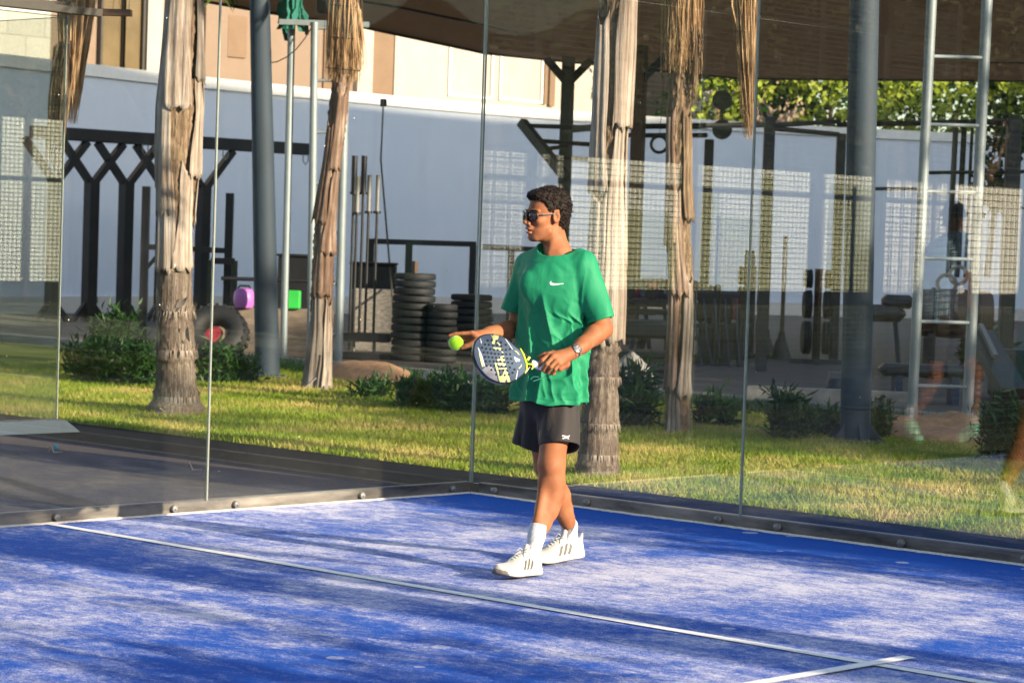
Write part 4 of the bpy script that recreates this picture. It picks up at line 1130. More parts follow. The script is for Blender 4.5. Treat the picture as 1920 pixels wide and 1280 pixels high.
# ------------------------------------------------------------------ trees
def tree_meshes(seed, h, R0, n, mat):
    rg = np.random.default_rng(seed)
    tr = MB(); tips = []
    tr.tube([(0, 0, 0), (.05, .03, h * .25), (-.04, .06, h * .5)], [.19, .15, .11], 12)
    for k in range(9):
        a = k * 2.4; z = h * (.28 + .035 * k)
        e = np.array([math.cos(a) * R0 * .62, math.sin(a) * R0 * .62, z + h * .22 + rg.random() * .6])
        tr.tube([(0, .04, z), tuple(e * np.array([.5, .5, 1]) - np.array([0, 0, .1 * h])), tuple(e)], [.07, .05, .02], 7); tips.append(e)
    cs = []; rs = []
    for e in tips:
        for _ in range(4):
            c = e + rg.normal(size=3) * np.array([.25 * R0, .25 * R0, .10 * h]); s_ = .42 + .5 * rg.random(); cs.append(tuple(c)); rs.append((s_ * R0 * .42, s_ * R0 * .42, s_ * R0 * .34))
    for _ in range(8):
        c = np.array([0, 0, h * .8]) + rg.normal(size=3) * np.array([.3 * R0, .3 * R0, .09 * h]); cs.append(tuple(c)); rs.append((R0 * .3, R0 * .3, R0 * .25))
    V, F = leaf_cloud(cs, rs, n, .30, .16, rg, -.2, .4)
    tm = bpy.data.meshes.new('trunk'); tm.from_pydata([tuple(p) for p in tr.v], [], tr.f); tm.materials.append(M['barkbr'])
    return tm, mesh_np('crown', V, F, mat)
kinds = [tree_meshes(31, 9.5, 3.2, 9000, M['leafd']), tree_meshes(32, 8.2, 2.6, 7000, M['leafd'])]
def tree(kind, x, y, rz, s, label, group):
    t = thing('broadleaf_tree', label, 'tree', (x, y, 0), rz, group); t.scale = (s, s, s)
    for nm, me in zip(('trunk', 'crown'), kinds[kind]): link(bpy.data.objects.new(nm, me), t)
    return t
k = 0
for row, x in ((0, -35.5), (1, -39.5)):
    for y in range(-16, -84, -5):
        k += 1
        tree(k % 2, x + random.uniform(-.8, .8), y + random.uniform(-1, 1) - row * 2.5, random.random() * 6, random.uniform(1.05, 1.35), 'dark leafy tree behind the white hoarding, mirrored in the court glass', 'trees behind the white hoarding')
# trees outside the frame on the sunny side: they cast the dappled shade
for x, y, kd, s in ((22, 8.6, 0, .85), (28, 11.5, 1, 1.1), (20, 13.5, 0, 1.0), (16.5, 18, 0, 1.15), (16, -9.5, 0, .8)):
    tree(kd, x, y, random.random() * 6, s, 'leafy shade tree outside the frame on the sunny side of the court', 'shade trees right of the court')
def hedge(label, x, ya, yb, h, seed):
    rg_ = np.random.default_rng(seed); cs = []; rs = []; y = ya
    t = thing('hedge', label, 'hedge', (x, (ya + yb) / 2, 0), 0, 'hedges right of the court')
    while y < yb:
        for z in np.arange(.3, h - .35, .45):
            cs.append((x + .3 * rg_.normal(), y + .15 * rg_.normal(), z + .1 * rg_.normal())); rs.append((.55, .45, .42))
        if rg_.random() < .8: cs.append((x, y, h - .25 + .35 * rg_.random())); rs.append((.35, .28, .40))
        y += .42
    V, F = leaf_cloud(cs, rs, 700 * len(cs) // 4, .13, .085, rg_, 0, .2)
    link(bpy.data.objects.new('foliage', mesh_np('foliage', V - np.array(t.location), F, M['leafd'])), t)
    mb = MB()
    for y in np.arange(ya + .3, yb, .8): mb.tube([(x, y, 0), (x + .05, y + .05, h * .8)], [.05, .02], 6)
    mb.build('stems', M['barkbr'], t)
hedge('dense hedge outside the frame shading the strip along the back wall', 13.6, .55, 2.3, 3.7, 1)
hedge('dense lower hedge outside the frame shading the near part of the court', 13.6, -8, -2.7, 3.2, 2)
nb = thing('building', 'tall plain building outside the frame that shades the gym wall', 'building', (22, 34, 0))
MB().box((22, 33.5, 8.45), (8, 37, 16.9)).build('wall', M['dark'], nb)
for k in range(8):
    for z in (3, 7, 11): MB().box((17.98, 20 + k * 4, z), (.06, 1.4, 1.5)).build('window', M['black'], nb)
MB().box((22, 33.5, 16.94), (8.1, 37.1, .08)).build('roof', M['coping'], nb)

# ------------------------------------------------------------------ palms
def straw_mesh(pts_top, pts_bot, n, wd, rg, jit, sag=.0, lenvar=.4):
    """ribbons from around pts_top to around pts_bot: each (centre, radius)"""
    (ct, rt), (cb, rb) = pts_top, pts_bot
    V = []; F = []
    for i in range(n):
        a = rg.random() * 6.283; q = math.sqrt(rg.random()); q2 = q * (.8 + .4 * rg.random())
        a2 = a + rg.normal() * .25
        p0 = np.array(ct) + np.array([math.cos(a) * rt * q, math.sin(a) * rt * q, rg.normal() * .03])
        p1 = np.array(cb) + np.array([math.cos(a2) * rb * q2, math.sin(a2) * rb * q2, 0])
        f = 1 - lenvar * rg.random() ** 1.5; p1 = p0 + (p1 - p0) * f
        w_ = wd * (.5 + rg.random()); seg = 5
        tw = rg.random() * 3.14
        bend = rg.normal(size=3) * jit; bend[2] = 0
        b = len(V)
        for k in range(seg + 1):
            t_ = k / seg
            c = p0 + (p1 - p0) * t_ + bend * math.sin(t_ * 3.14) * .6 + rg.normal(size=3) * jit * .12
            ww = w_ * (1 - .75 * t_ ** 2)
            s_ = np.array([math.cos(tw + t_ * .8), math.sin(tw + t_ * .8), 0]) * ww / 2
            V += [c - s_, c + s_]
            if k: j = b + 2 * k; F.append((j - 2, j - 1, j + 1, j))
    return V, F
def palm(label, path, D, split_v, seed, crown_z, rings=(), strips=(), core='fibre', low='palmring', flare=None):
    """path: (u, v, width px) from the ground up"""
    rg = np.random.default_rng(seed)
    P = [(at(u, v, D), w_ * D / 4719 / 2) for u, v, w_ in path]
    base = P[0][0].copy(); base.z = 0.0
    top = P[-1][0] + (P[-1][0] - P[-2][0]).normalized() * max(.1, crown_z - P[-1][0].z)
    P.append((top, P[-1][1] * .9))
    P[0] = (base - Vector((0, 0, .03)), P[0][1])
    t = thing('palm_tree', label, 'palm tree', base, 0, 'palm trunks on the lawn')
    zs = np.array([p[0].z for p in P]); cx = np.array([p[0].x for p in P]); cy = np.array([p[0].y for p in P]); rr = np.array([p[1] for p in P])
    zsplit = at(path[0][0], split_v, D).z if split_v is not None else 0
    def centre(z): return np.array([np.interp(z, zs, cx), np.interp(z, zs, cy)])
    ph = rg.random(6) * 6
    def radius(z, a, ringy=True):
        r = np.interp(z, zs, rr)
        k_ = .35 if ringy else 1.0
        r *= 1 + k_ * (.035 * math.sin(3 * a + ph[0] + z * .7) + .03 * math.sin(5 * a + ph[1] - z * 1.3) + .012 * math.sin(13 * a + ph[2] + z * 2))
        if ringy:
            for rz_ in rings:
                d = z - rz_ + .012 * math.sin(2 * a + rz_ * 9)
                r += .015 * math.exp(-(d / .012) ** 2) - .010 * math.exp(-((d + .03) / .02) ** 2)
        return r
    def section(z0, z1, mat, name, nseg=48, dz=.02, rough=.004, ringy=True, shrink=1.0):
        nz = max(2, int((z1 - z0) / dz)); V = []; F = []
        for i in range(nz + 1):
            z = z0 + (z1 - z0) * i / nz; c = centre(z)
            for k in range(nseg):
                a = 2 * math.pi * k / nseg
                r = radius(z, a, ringy) * shrink + rough * rg.normal()
                V.append((c[0] + math.cos(a) * r, c[1] + math.sin(a) * r, z))
        for i in range(nz):
            for k in range(nseg):
                j = (k + 1) % nseg; F.append((i * nseg + k, i * nseg + j, (i + 1) * nseg + j, (i + 1) * nseg + k))
        return link(bpy.data.objects.new(name, mesh_np(name, np.array(V) - np.array(base), F, M[mat], True)), t)
    if zsplit > 0.05:
        section(-.03, zsplit + .03, low, 'trunk_base', rough=.0035)
        section(zsplit, top.z, core, 'trunk', rough=.006, ringy=False, dz=.03)
    else:
        section(-.03, top.z, core, 'trunk', rough=.006, ringy=False, dz=.03)
    # sheath strips: (angle facing camera offset, z0, z1, half angle bottom, half angle top, lift, material)
    va = math.atan2(CAM[1] - base.y, CAM[0] - base.x)
    for (da, z0, z1, h0, h1, lift, mt) in strips:
        nz = max(8, int((z1 - z0) / .04)); na = 14; V = []; F = []
        wob = rg.random(4) * 6
        for i in range(nz + 1):
            s_ = i / nz
            for k in range(na + 1):
                q = k / na * 2 - 1
                half = h0 + (h1 - h0) * s_ + .05 * math.sin(s_ * 9 + wob[0] + q)
                a = va + da + .25 * math.sin(s_ * 2.2 + wob[1]) * .5 + half * q
                z = z0 + (z1 - z0) * s_ - (.02 * math.sin(q * 7 + wob[2]) + .012 * math.sin(q * 17 + wob[3]) + .008 * rg.normal()) * (1 if i == 0 else 0) - .10 * (1 - q * q) * s_
                c = centre(z)
                r = radius(z, a, False) + .006 + lift * (1 - s_) ** 1.5 * (.5 + .5 * q * q) + .006 * math.sin(q * 9 + wob[3]) + .010 * (1 - q * q)
                V.append((c[0] + math.cos(a) * r, c[1] + math.sin(a) * r, z))
        w1 = na + 1
        for i in range(nz):
            for k in range(na): j = i * w1 + k; F.append((j, j + 1, j + 1 + w1, j + w1))
        o = link(bpy.data.objects.new('leaf_sheath', mesh_np('leaf_sheath', np.array(V) - np.array(base), F, M[mt], True)), t)
        md = o.modifiers.new('s', 'SOLIDIFY'); md.thickness = .006; md.offset = 1
    return t, base, top, centre, radius, va
def frond_mesh():
    rg = np.random.default_rng(77); Cs = []; Ds = []; Ls = []; st = MB()
    for k in range(18):
        a = k * 2.39996; el = .9 - .085 * k; L = 2.0 + .3 * rg.random(); pts = []
        for i in range(9):
            s_ = i / 8; r = L * s_ * math.cos(el * (1 - .3 * s_)); z = L * s_ * math.sin(el) - 1.1 * s_ ** 2
            pts.append((math.cos(a) * r, math.sin(a) * r, z))
        st.tube(pts, [.03 - .0025 * i for i in range(9)], 5)
        for i in range(1, 9):
            p = np.array(pts[i]); d = p - np.array(pts[i - 1]); d /= np.linalg.norm(d); s2 = np.cross(d, [0, 0, 1]); s2 /= np.linalg.norm(s2)
            for m_ in range(7):
                for sg in (-1, 1):
                    Cs.append(p - d * .035 * m_); q = d * .7 + s2 * sg * (1.0 + .2 * rg.normal()) + np.array([0, 0, -.35]); Ds.append(q / np.linalg.norm(q)); Ls.append(.55 * (1.1 - abs(i / 8 - .5)))
    V, F = leaf_quads(np.array(Cs), np.array(Ds), np.array(Ls), .05, rg)
    sm = bpy.data.meshes.new('frond_stalks'); sm.from_pydata([tuple(p) for p in st.v], [], st.f); sm.materials.append(M['straw'])
    return sm, mesh_np('fronds', V, F, M['frond'])
FR = frond_mesh()
for px_, py_, pz_, ps_ in ((13, -2.15, 4.15, .40), (13.3, -1.75, 4.5, .34), (17.5, -1.75, 9.5, 1.0)):
    t = thing('palm_tree', 'slim palm outside the frame on the sunny side, its trunk shading the court', 'palm tree', (px_, py_, 0), 0, 'palms right of the court')
    MB().tube([(px_, py_, 0), (px_ + .05, py_ + .03, pz_ * .4), (px_, py_, pz_)], [.22, .15, .13], 14).build('trunk', M['palm'], t, True)
    for nm, me in zip(('frond_stalks', 'fronds'), FR): o = link(bpy.data.objects.new(nm, me), t); o.location = (0, 0, pz_ - .1); o.scale = (ps_,) * 3
def crown(t, base, top):
    for nm, me in zip(('frond_stalks', 'fronds'), FR):
        o = link(bpy.data.objects.new(nm, me), t); o.location = top - base
def straw_part(t, base, name, tops, bots, n, wd, seed, jit=.03, mat='straw', lenvar=.4):
    V, F = straw_mesh(tops, bots, n, wd, np.random.default_rng(seed), jit, lenvar=lenvar)
    link(bpy.data.objects.new(name, mesh_np(name, np.array(V) - np.array(base), F, M[mat])), t)

# palm 1 (left, ringed foot)
D = 20.54
zv = lambda v, D, u=960: at(u, v, D).z
t, base, top, ce, ra, va = palm('thick palm trunk with ringed flared foot on the lawn at the left',
    [(331, 776, 118), (331, 765, 108), (331, 745, 86), (330, 715, 74), (329, 640, 70), (327, 560, 66), (326, 500, 64), (328, 400, 62), (332, 300, 72), (336, 200, 80), (340, 100, 70), (344, 0, 62)], D, 508, 1, 6.6,
    rings=[zv(v, D, 330) for v in (762, 742, 735, 672, 655, 590, 583)],
    strips=[(-.75, zv(508, D, 330), zv(225, D, 330), .75, .45, .006, 'sheath'), (.55, zv(505, D, 330), zv(300, D, 330), .70, .35, .008, 'sheath'),
            (-.95, zv(400, D, 330), zv(-40, D, 330), .60, .40, .015, 'sheath'), (.95, zv(330, D, 330), zv(120, D, 330), .50, .22, .035, 'sheath'),
            (.0, zv(205, D, 330), zv(-160, D, 330), .55, .75, .02, 'sheath'), (1.0, zv(150, D, 330), zv(-200, D, 330), .40, .5, .03, 'palm'),
            (2.3, zv(420, D, 330), zv(0, D, 330), .7, .5, .02, 'sheath'), (-2.4, zv(350, D, 330), zv(-80, D, 330), .7, .5, .02, 'sheath')])
crown(t, base, top)
# curled husk remnants on the ringed foot
for (u, v, du, dv, s_) in ((330, 583, 22, -28, 1), (297, 650, -4, -52, 1), (356, 640, -3, -30, -1), (300, 764, 26, 14, 1), (296, 575, -3, -40, 1)):
    a0 = at(u, v, D - .17); a1 = at(u + du, v + dv, D - .20); md_ = (a0 + a1) / 2 + (at(u + 8 * s_, v, D - .17) - at(u, v, D - .17)) * .6
    V = []; F = []
    for i in range(9):
        s1 = i / 8; p = a0 * (1 - s1) ** 2 + md_ * 2 * s1 * (1 - s1) + a1 * s1 * s1; w_ = .022 * math.sin(math.pi * min(1, s1 * .9 + .1))
        n_ = (a1 - a0).cross(Vector((CAM[0] - p.x, CAM[1] - p.y, 0))).normalized()
        V += [p - n_ * w_, p + n_ * w_ * .6 + Vector((.02, -.02, 0))]
        if i: j = 2 * i; F.append((j - 2, j - 1, j + 1, j))
    o = link(bpy.data.objects.new('husk', mesh_np('husk', np.array(V) - np.array(base), F, M['sheath'], True)), t)
# short fringe above the rings
rg = np.random.default_rng(9); V = []; F = []
for vz in (655, 583, 742):
    z = zv(vz, D, 330); 
    for k in range(130):
        a = va + rg.uniform(-1.7, 1.7); r = ra(z, a) + .006; c = ce(z); L = .05 + .05 * rg.random()
        p = np.array([c[0] + math.cos(a) * r, c[1] + math.sin(a) * r, z + .0]); q = p + np.array([math.cos(a) * .02, math.sin(a) * .02, L * rg.choice([1, -1])]); s_ = np.array([-math.sin(a), math.cos(a), 0]) * .004
        b = len(V); V += [p - s_, p + s_, q]; F.append((b, b + 1, b + 2))
link(bpy.data.objects.new('fringe', mesh_np('fringe', np.array(V) - np.array(base), F, M['sheath'])), t)
a, b = at(152, -120, 21.2), at(132, 232, 21.2)
straw_part(t, base, 'hanging_dead_frond', (a, .20), (b, .06), 500, .010, 3, .03, lenvar=.45)
a, b = at(118, 90, 21.0), at(98, 330, 21.0)
straw_part(t, base, 'hanging_dead_frond', (a, .08), (b, .06), 90, .022, 4, .04, 'fibre', lenvar=.7)
straw_part(t, base, 'hanging_dead_frond', (at(225, -130, 21.2), .25), (at(200, 36, 21.2), .22), 40, .008, 5, .04, lenvar=.8)

# palm 2 (slim leaning, bark, straw top)
D = 24.16
t, base, top, ce, ra, va = palm('slim leaning palm trunk wrapped in brown bark and straw at the left centre',
    [(592, 732, 46), (594, 700, 42), (602, 620, 40), (606, 520, 40), (608, 440, 36), (616, 360, 32), (626, 280, 32), (634, 210, 34), (640, 150, 32), (648, 60, 28), (652, 0, 28)], D, None, 2, 6.2, core='barkbr',
    strips=[(-.5, .0, 1.1, .8, .4, .03, 'palm'), (.7, .02, .9, .5, .3, .05, 'sheath'), (-.2, .9, 1.7, .7, .5, .02, 'barkbr'), (.6, 1.3, 2.2, .7, .4, .03, 'barkbr'), (-.7, 1.6, 2.6, .7, .5, .03, 'barkbr'), (.3, 2.1, 2.9, .6, .6, .02, 'barkbr')])
crown(t, base, top)
straw_part(t, base, 'straw_skirt', (at(648, -60, D), .15), (at(643, 158, D), .17), 900, .009, 6, .02, lenvar=.25)
straw_part(t, base, 'straw_skirt', (at(668, 20, D - .1), .06), (at(676, 135, D - .1), .06), 40, .014, 7, .02, lenvar=.3)
for v in (12, 72, 130):
    c = at(648 - v * .03, v, D); v_, f_ = torus(c, .155, .006, (.1, 0, 1), 24, 6); MB().add(v_, f_).build('wire_tie', M['black'], t)
for (u, v, u2, v2) in ((570, 728, 592, 708), (575, 731, 622, 726), (612, 732, 616, 660)):
    MB().bar(at(u, v, D - .25), at(u2, v2, D - .2), .03, .006).build('bark_flake', M['sheath'], t)

# palm 3 (behind the player)
D = 16.13
t, base, top, ce, ra, va = palm('thick pale palm trunk with ringed grey foot directly behind the player',
    [(1120, 892, 88), (1120, 880, 82), (1122, 850, 74), (1126, 780, 68), (1128, 700, 64), (1132, 630, 62), (1134, 560, 66), (1138, 460, 60), (1140, 340, 56), (1142, 260, 58), (1148, 160, 64), (1154, 80, 66), (1158, 0, 66)], D, 640, 3, 5.9,
    rings=[zv(v, D, 1120) for v in (872, 800, 792, 716, 705, 652)],
    strips=[(-.6, zv(645, D, 1130), zv(350, D, 1130), .85, .6, .01, 'sheath'), (.7, zv(640, D, 1130), zv(200, D, 1130), .8, .35, .02, 'sheath'), (-.7, zv(360, D, 1130), zv(20, D, 1130), .55, .4, .03, 'sheath'),
            (.9, zv(240, D, 1130), zv(-60, D, 1130), .75, .7, .03, 'sheath'), (2.4, zv(500, D, 1130), zv(0, D, 1130), .8, .6, .02, 'sheath')])
crown(t, base, top)
rg = np.random.default_rng(19); V = []; F = []
for vz in (705, 792, 850):
    z = zv(vz, D, 1120)
    for k in range(80):
        a = va + rg.uniform(-1.7, 1.7); r = ra(z, a) + .005; c = ce(z); L = .035 + .03 * rg.random()
        p = np.array([c[0] + math.cos(a) * r, c[1] + math.sin(a) * r, z]); q = p + np.array([math.cos(a) * .01, math.sin(a) * .01, -L]); s_ = np.array([-math.sin(a), math.cos(a), 0]) * .003
        b = len(V); V += [p - s_, p + s_, q]; F.append((b, b + 1, b + 2))
link(bpy.data.objects.new('fringe', mesh_np('fringe', np.array(V) - np.array(base), F, M['sheath'])), t)

# palm 4 (right, slim)
D = 20.0
t, base, top, ce, ra, va = palm('slim brown palm trunk with long straw skirt right of the player',
    [(1270, 812, 50), (1270, 780, 46), (1272, 700, 42), (1276, 600, 46), (1276, 520, 46), (1272, 420, 42), (1272, 330, 40), (1272, 260, 44), (1274, 180, 40), (1278, 80, 38), (1280, 0, 38)], D, None, 4, 6.4, core='fibre',
    strips=[(-.1, .0, .55, .45, .2, .03, 'palm'), (-.7, .35, 1.5, .5, .4, .03, 'barkbr'), (.6, .3, 1.3, .5, .3, .04, 'sheath'), (.0, 1.1, 2.0, .5, .4, .03, 'barkbr'), (-.8, 1.5, 2.6, .5, .4, .03, 'barkbr'), (.9, 1.7, 2.6, .5, .4, .03, 'fibre')])
crown(t, base, top)
straw_part(t, base, 'straw_skirt', (at(1280, -80, D), .15), (at(1278, 140, D), .15), 900, .008, 8, .02, lenvar=.3)
straw_part(t, base, 'straw_skirt', (at(1302, 60, D - .08), .05), (at(1302, 205, D - .08), .04), 60, .010, 9, .03, 'fibre', lenvar=.5)
straw_part(t, base, 'hanging_dead_frond', (at(1392, -120, D), .13), (at(1404, 262, D), .04), 300, .010, 10, .03, lenvar=.45)

# ------------------------------------------------------------------ lawn blades
def grass(n, seed):
    rg = np.random.default_rng(seed)
    x = rg.uniform(-12, 5.5, n * 3); y = 1.06 + 7.0 * rg.random(n * 3)
    d = np.stack([x - CAM[0], y - CAM[1]], 1); Dh = np.hypot(d[:, 0], d[:, 1])
    ang = np.arctan2(d[:, 1], d[:, 0]); ca = math.atan2(.727, -.686)
    ok = (np.abs(ang - ca) < .235) & (rg.random(n * 3) < np.clip((17 / Dh) ** 2, 0, 1)) & (y < 7.9)
    cl = .5 + .5 * np.sin(x * 2.1 + np.sin(y * 3.3)) * np.sin(y * 2.7 + np.sin(x * 1.7))
    ok &= rg.random(n * 3) < (.45 + .55 * cl)
    x, y, cl, Dh = x[ok][:n], y[ok][:n], cl[ok][:n], Dh[ok][:n]; m = len(x)
    h = (.022 + .030 * rg.random(m)) * (.7 + .6 * cl); a = rg.random(m) * 6.283; w_ = .0035 + .003 * rg.random(m)
    lean = rg.normal(size=(m, 2)) * .022
    V = np.empty((m, 3, 3)); z = np.full(m, -.002)
    V[:, 0] = np.stack([x - np.cos(a) * w_, y - np.sin(a) * w_, z], 1); V[:, 1] = np.stack([x + np.cos(a) * w_, y + np.sin(a) * w_, z], 1)
    V[:, 2] = np.stack([x + lean[:, 0], y + lean[:, 1], h], 1)
    o = link(bpy.data.objects.new('grass', mesh_np('grass', V.reshape(-1, 3), np.arange(3 * m).reshape(-1, 3), M['blades'])))
    tag(o, 'short green and straw coloured lawn grass behind the courts', 'grass'); o['kind'] = 'stuff'
grass(170000, 3)
# weeds and longer grass against the gym kerb
rg = np.random.default_rng(44); m = 9000
x = rg.uniform(-12, 1.5, m); y = 7.55 + .5 * rg.random(m) - .25 * rg.random(m); h = .05 + .13 * rg.random(m) ** 2
a = rg.random(m) * 6.28; V = np.empty((m, 3, 3)); ln = rg.normal(size=(m, 2)) * .05
V[:, 0] = np.stack([x - np.cos(a) * .006, y - np.sin(a) * .006, x * 0], 1); V[:, 1] = np.stack([x + np.cos(a) * .006, y + np.sin(a) * .006, x * 0], 1); V[:, 2] = np.stack([x + ln[:, 0], y + ln[:, 1], h], 1)
o = link(bpy.data.objects.new('weeds', mesh_np('weeds', V.reshape(-1, 3), np.arange(3 * m).reshape(-1, 3), M['leaf'])))
tag(o, 'longer weeds growing along the gym kerb', 'weeds'); o['kind'] = 'stuff'
# litter on the alley
for u, v, lab in ((355, 882, 'curled dry twig on the grey alley behind the left glass'), (95, 849, 'small dry leaf stalk on the alley at the far left')):
    g = G(u, v, .01); mb = MB()
    mb.tube([g + Vector((-.05, .02, .004)), g + Vector((0, 0, .05)), g + Vector((.02, .01, .008)), g + Vector((.07, .04, .012))], [.004, .006, .005, .003], 6)
    o = mb.build('dry_twig', M['twig']); tag(o, lab, 'twig')
o = MB().lathe([(.0, 0), (.012, 0), (.016, .02), (.010, .035), (.0, .036)], 10, G(104, 843, .004)).build('bottle_cap', simple('cyan_plastic', (.02, .35, .42), .4)); tag(o, 'tiny turquoise bottle cap lying on the black alley at far left', 'bottle cap')
# ================================================================== SIGNED DISTANCE MODELLING
def surf_nets(F, lo, h):
    S = F < 0
    c = np.zeros(tuple(n - 1 for n in F.shape), dtype=np.int8)
    for i in (0, 1):
        for j in (0, 1):
            for k in (0, 1): c += S[i:F.shape[0] - 1 + i, j:F.shape[1] - 1 + j, k:F.shape[2] - 1 + k]
    act = (c > 0) & (c < 8); ai = np.argwhere(act)
    idx = np.full(c.shape, -1, dtype=np.int64); idx[act] = np.arange(len(ai))
    acc = np.zeros((len(ai), 3)); cnt = np.zeros(len(ai))
    cr = [(i, j, k) for i in (0, 1) for j in (0, 1) for k in (0, 1)]
    for a in cr:
        for ax in range(3):
            if a[ax] == 1: continue
            b = list(a); b[ax] = 1
            Fa = F[ai[:, 0] + a[0], ai[:, 1] + a[1], ai[:, 2] + a[2]]; Fb = F[ai[:, 0] + b[0], ai[:, 1] + b[1], ai[:, 2] + b[2]]
            m = (Fa < 0) != (Fb < 0); t = np.where(m, Fa / np.where(m, Fa - Fb, 1), 0)
            p = np.array(a, float)[None, :].repeat(len(ai), 0); p[:, ax] += t
            acc += p * m[:, None]; cnt += m
    V = (ai + acc / cnt[:, None]) * h + np.array(lo)
    Q = []
    for ax in range(3):
        o1, o2 = [(1, 2), (2, 0), (0, 1)][ax]
        sl0 = [slice(None)] * 3; sl1 = [slice(None)] * 3
        sl0[ax] = slice(0, F.shape[ax] - 1); sl1[ax] = slice(1, F.shape[ax])
        ch = S[tuple(sl0)] != S[tuple(sl1)]
        e = np.argwhere(ch)
        e = e[(e[:, o1] > 0) & (e[:, o2] > 0) & (e[:, o1] < F.shape[o1] - 1) & (e[:, o2] < F.shape[o2] - 1)]
        inside = S[e[:, 0], e[:, 1], e[:, 2]]
        def cell(d1, d2):
            q = e.copy(); q[:, o1] += d1; q[:, o2] += d2; return idx[q[:, 0], q[:, 1], q[:, 2]]
        a, b, c_, d = cell(-1, -1), cell(0, -1), cell(0, 0), cell(-1, 0)
        q = np.stack([a, b, c_, d], 1); q[~inside] = q[~inside][:, ::-1]; Q.append(q)
    Q = np.concatenate(Q); Q = Q[(Q >= 0).all(1)]
    return V, Q
def sdf_build(fn, lo, hi, h):
    lo = np.array(lo, float); hi = np.array(hi, float)
    n = np.ceil((hi - lo) / h).astype(int) + 1
    g = np.stack(np.meshgrid(*[lo[i] + h * np.arange(n[i]) for i in range(3)], indexing='ij'), -1).astype(np.float32)
    return surf_nets(fn(g), lo, h)
A_ = lambda *p: np.array(p, dtype=np.float32)
def cap(P, a, b, ra, rb):
    a = np.asarray(a, np.float32); b = np.asarray(b, np.float32); ab = b - a
    t = np.clip(((P - a) @ ab) / (ab @ ab + 1e-9), 0, 1)
    return np.linalg.norm(P - a - t[..., None] * ab, axis=-1) - (ra + (rb - ra) * t)
def ell(P, c, r, Rm=None):
    q = P - np.asarray(c, np.float32)
    if Rm is not None: q = q @ np.asarray(Rm, np.float32)       # columns = axes
    r = np.asarray(r, np.float32)
    k0 = np.linalg.norm(q / r, axis=-1); k1 = np.linalg.norm(q / (r * r), axis=-1)
    return k0 * (k0 - 1) / (k1 + 1e-9)
def smin(a, b, k):
    h = np.clip(.5 + .5 * (b - a) / k, 0, 1); return b + (a - b) * h - k * h * (1 - h)
def smax(a, b, k): return -smin(-a, -b, k)
def chain(P, pts, k=.012):
    d = None
    for (a, ra), (b, rb) in zip(pts[:-1], pts[1:]):
        c = cap(P, a, b, ra, rb); d = c if d is None else smin(d, c, k)
    return d
def to_obj(name, parts, mat, parent):
    V = []; F = []; n = 0
    for v, f in parts: V.append(v); F.append(f + n); n += len(v)
    return link(bpy.data.objects.new(name, mesh_np(name, np.concatenate(V), np.concatenate(F), mat, True)), parent)
def vnoise(P, s, seed):
    rg = np.random.default_rng(seed); out = 0
    for k in range(4):
        d = rg.normal(size=3); d /= np.linalg.norm(d); out = out + np.sin((P @ d.astype(np.float32)) * s * (1 + .35 * k) * 6.28 + rg.random() * 6.28 + 1.3 * np.sin((P @ rg.normal(size=3).astype(np.float32)) * s * 3))
    return out / 4

# ================================================================== THE PLAYER
PO = np.array([2.547, -2.124, .0165]); PRZ = math.atan2(.687, .727)
rv = np.array([.727, .687]); dv = np.array([-.687, .727])
def L_(u, v, dep):
    """picture position and depth behind the body axis -> local coordinates (right, away, up)"""
    d = ray(u, v); s = (dep - (CAM[:2] - PO[:2]) @ dv) / (d[:2] @ dv); p = CAM + d * s
    q = p[:2] - PO[:2]
    return np.array([q @ rv, q @ dv, p[2] - PO[2]])
person = thing('person', 'padel player in green shirt and dark shorts wearing sunglasses, racket in hand', 'person', PO, PRZ)
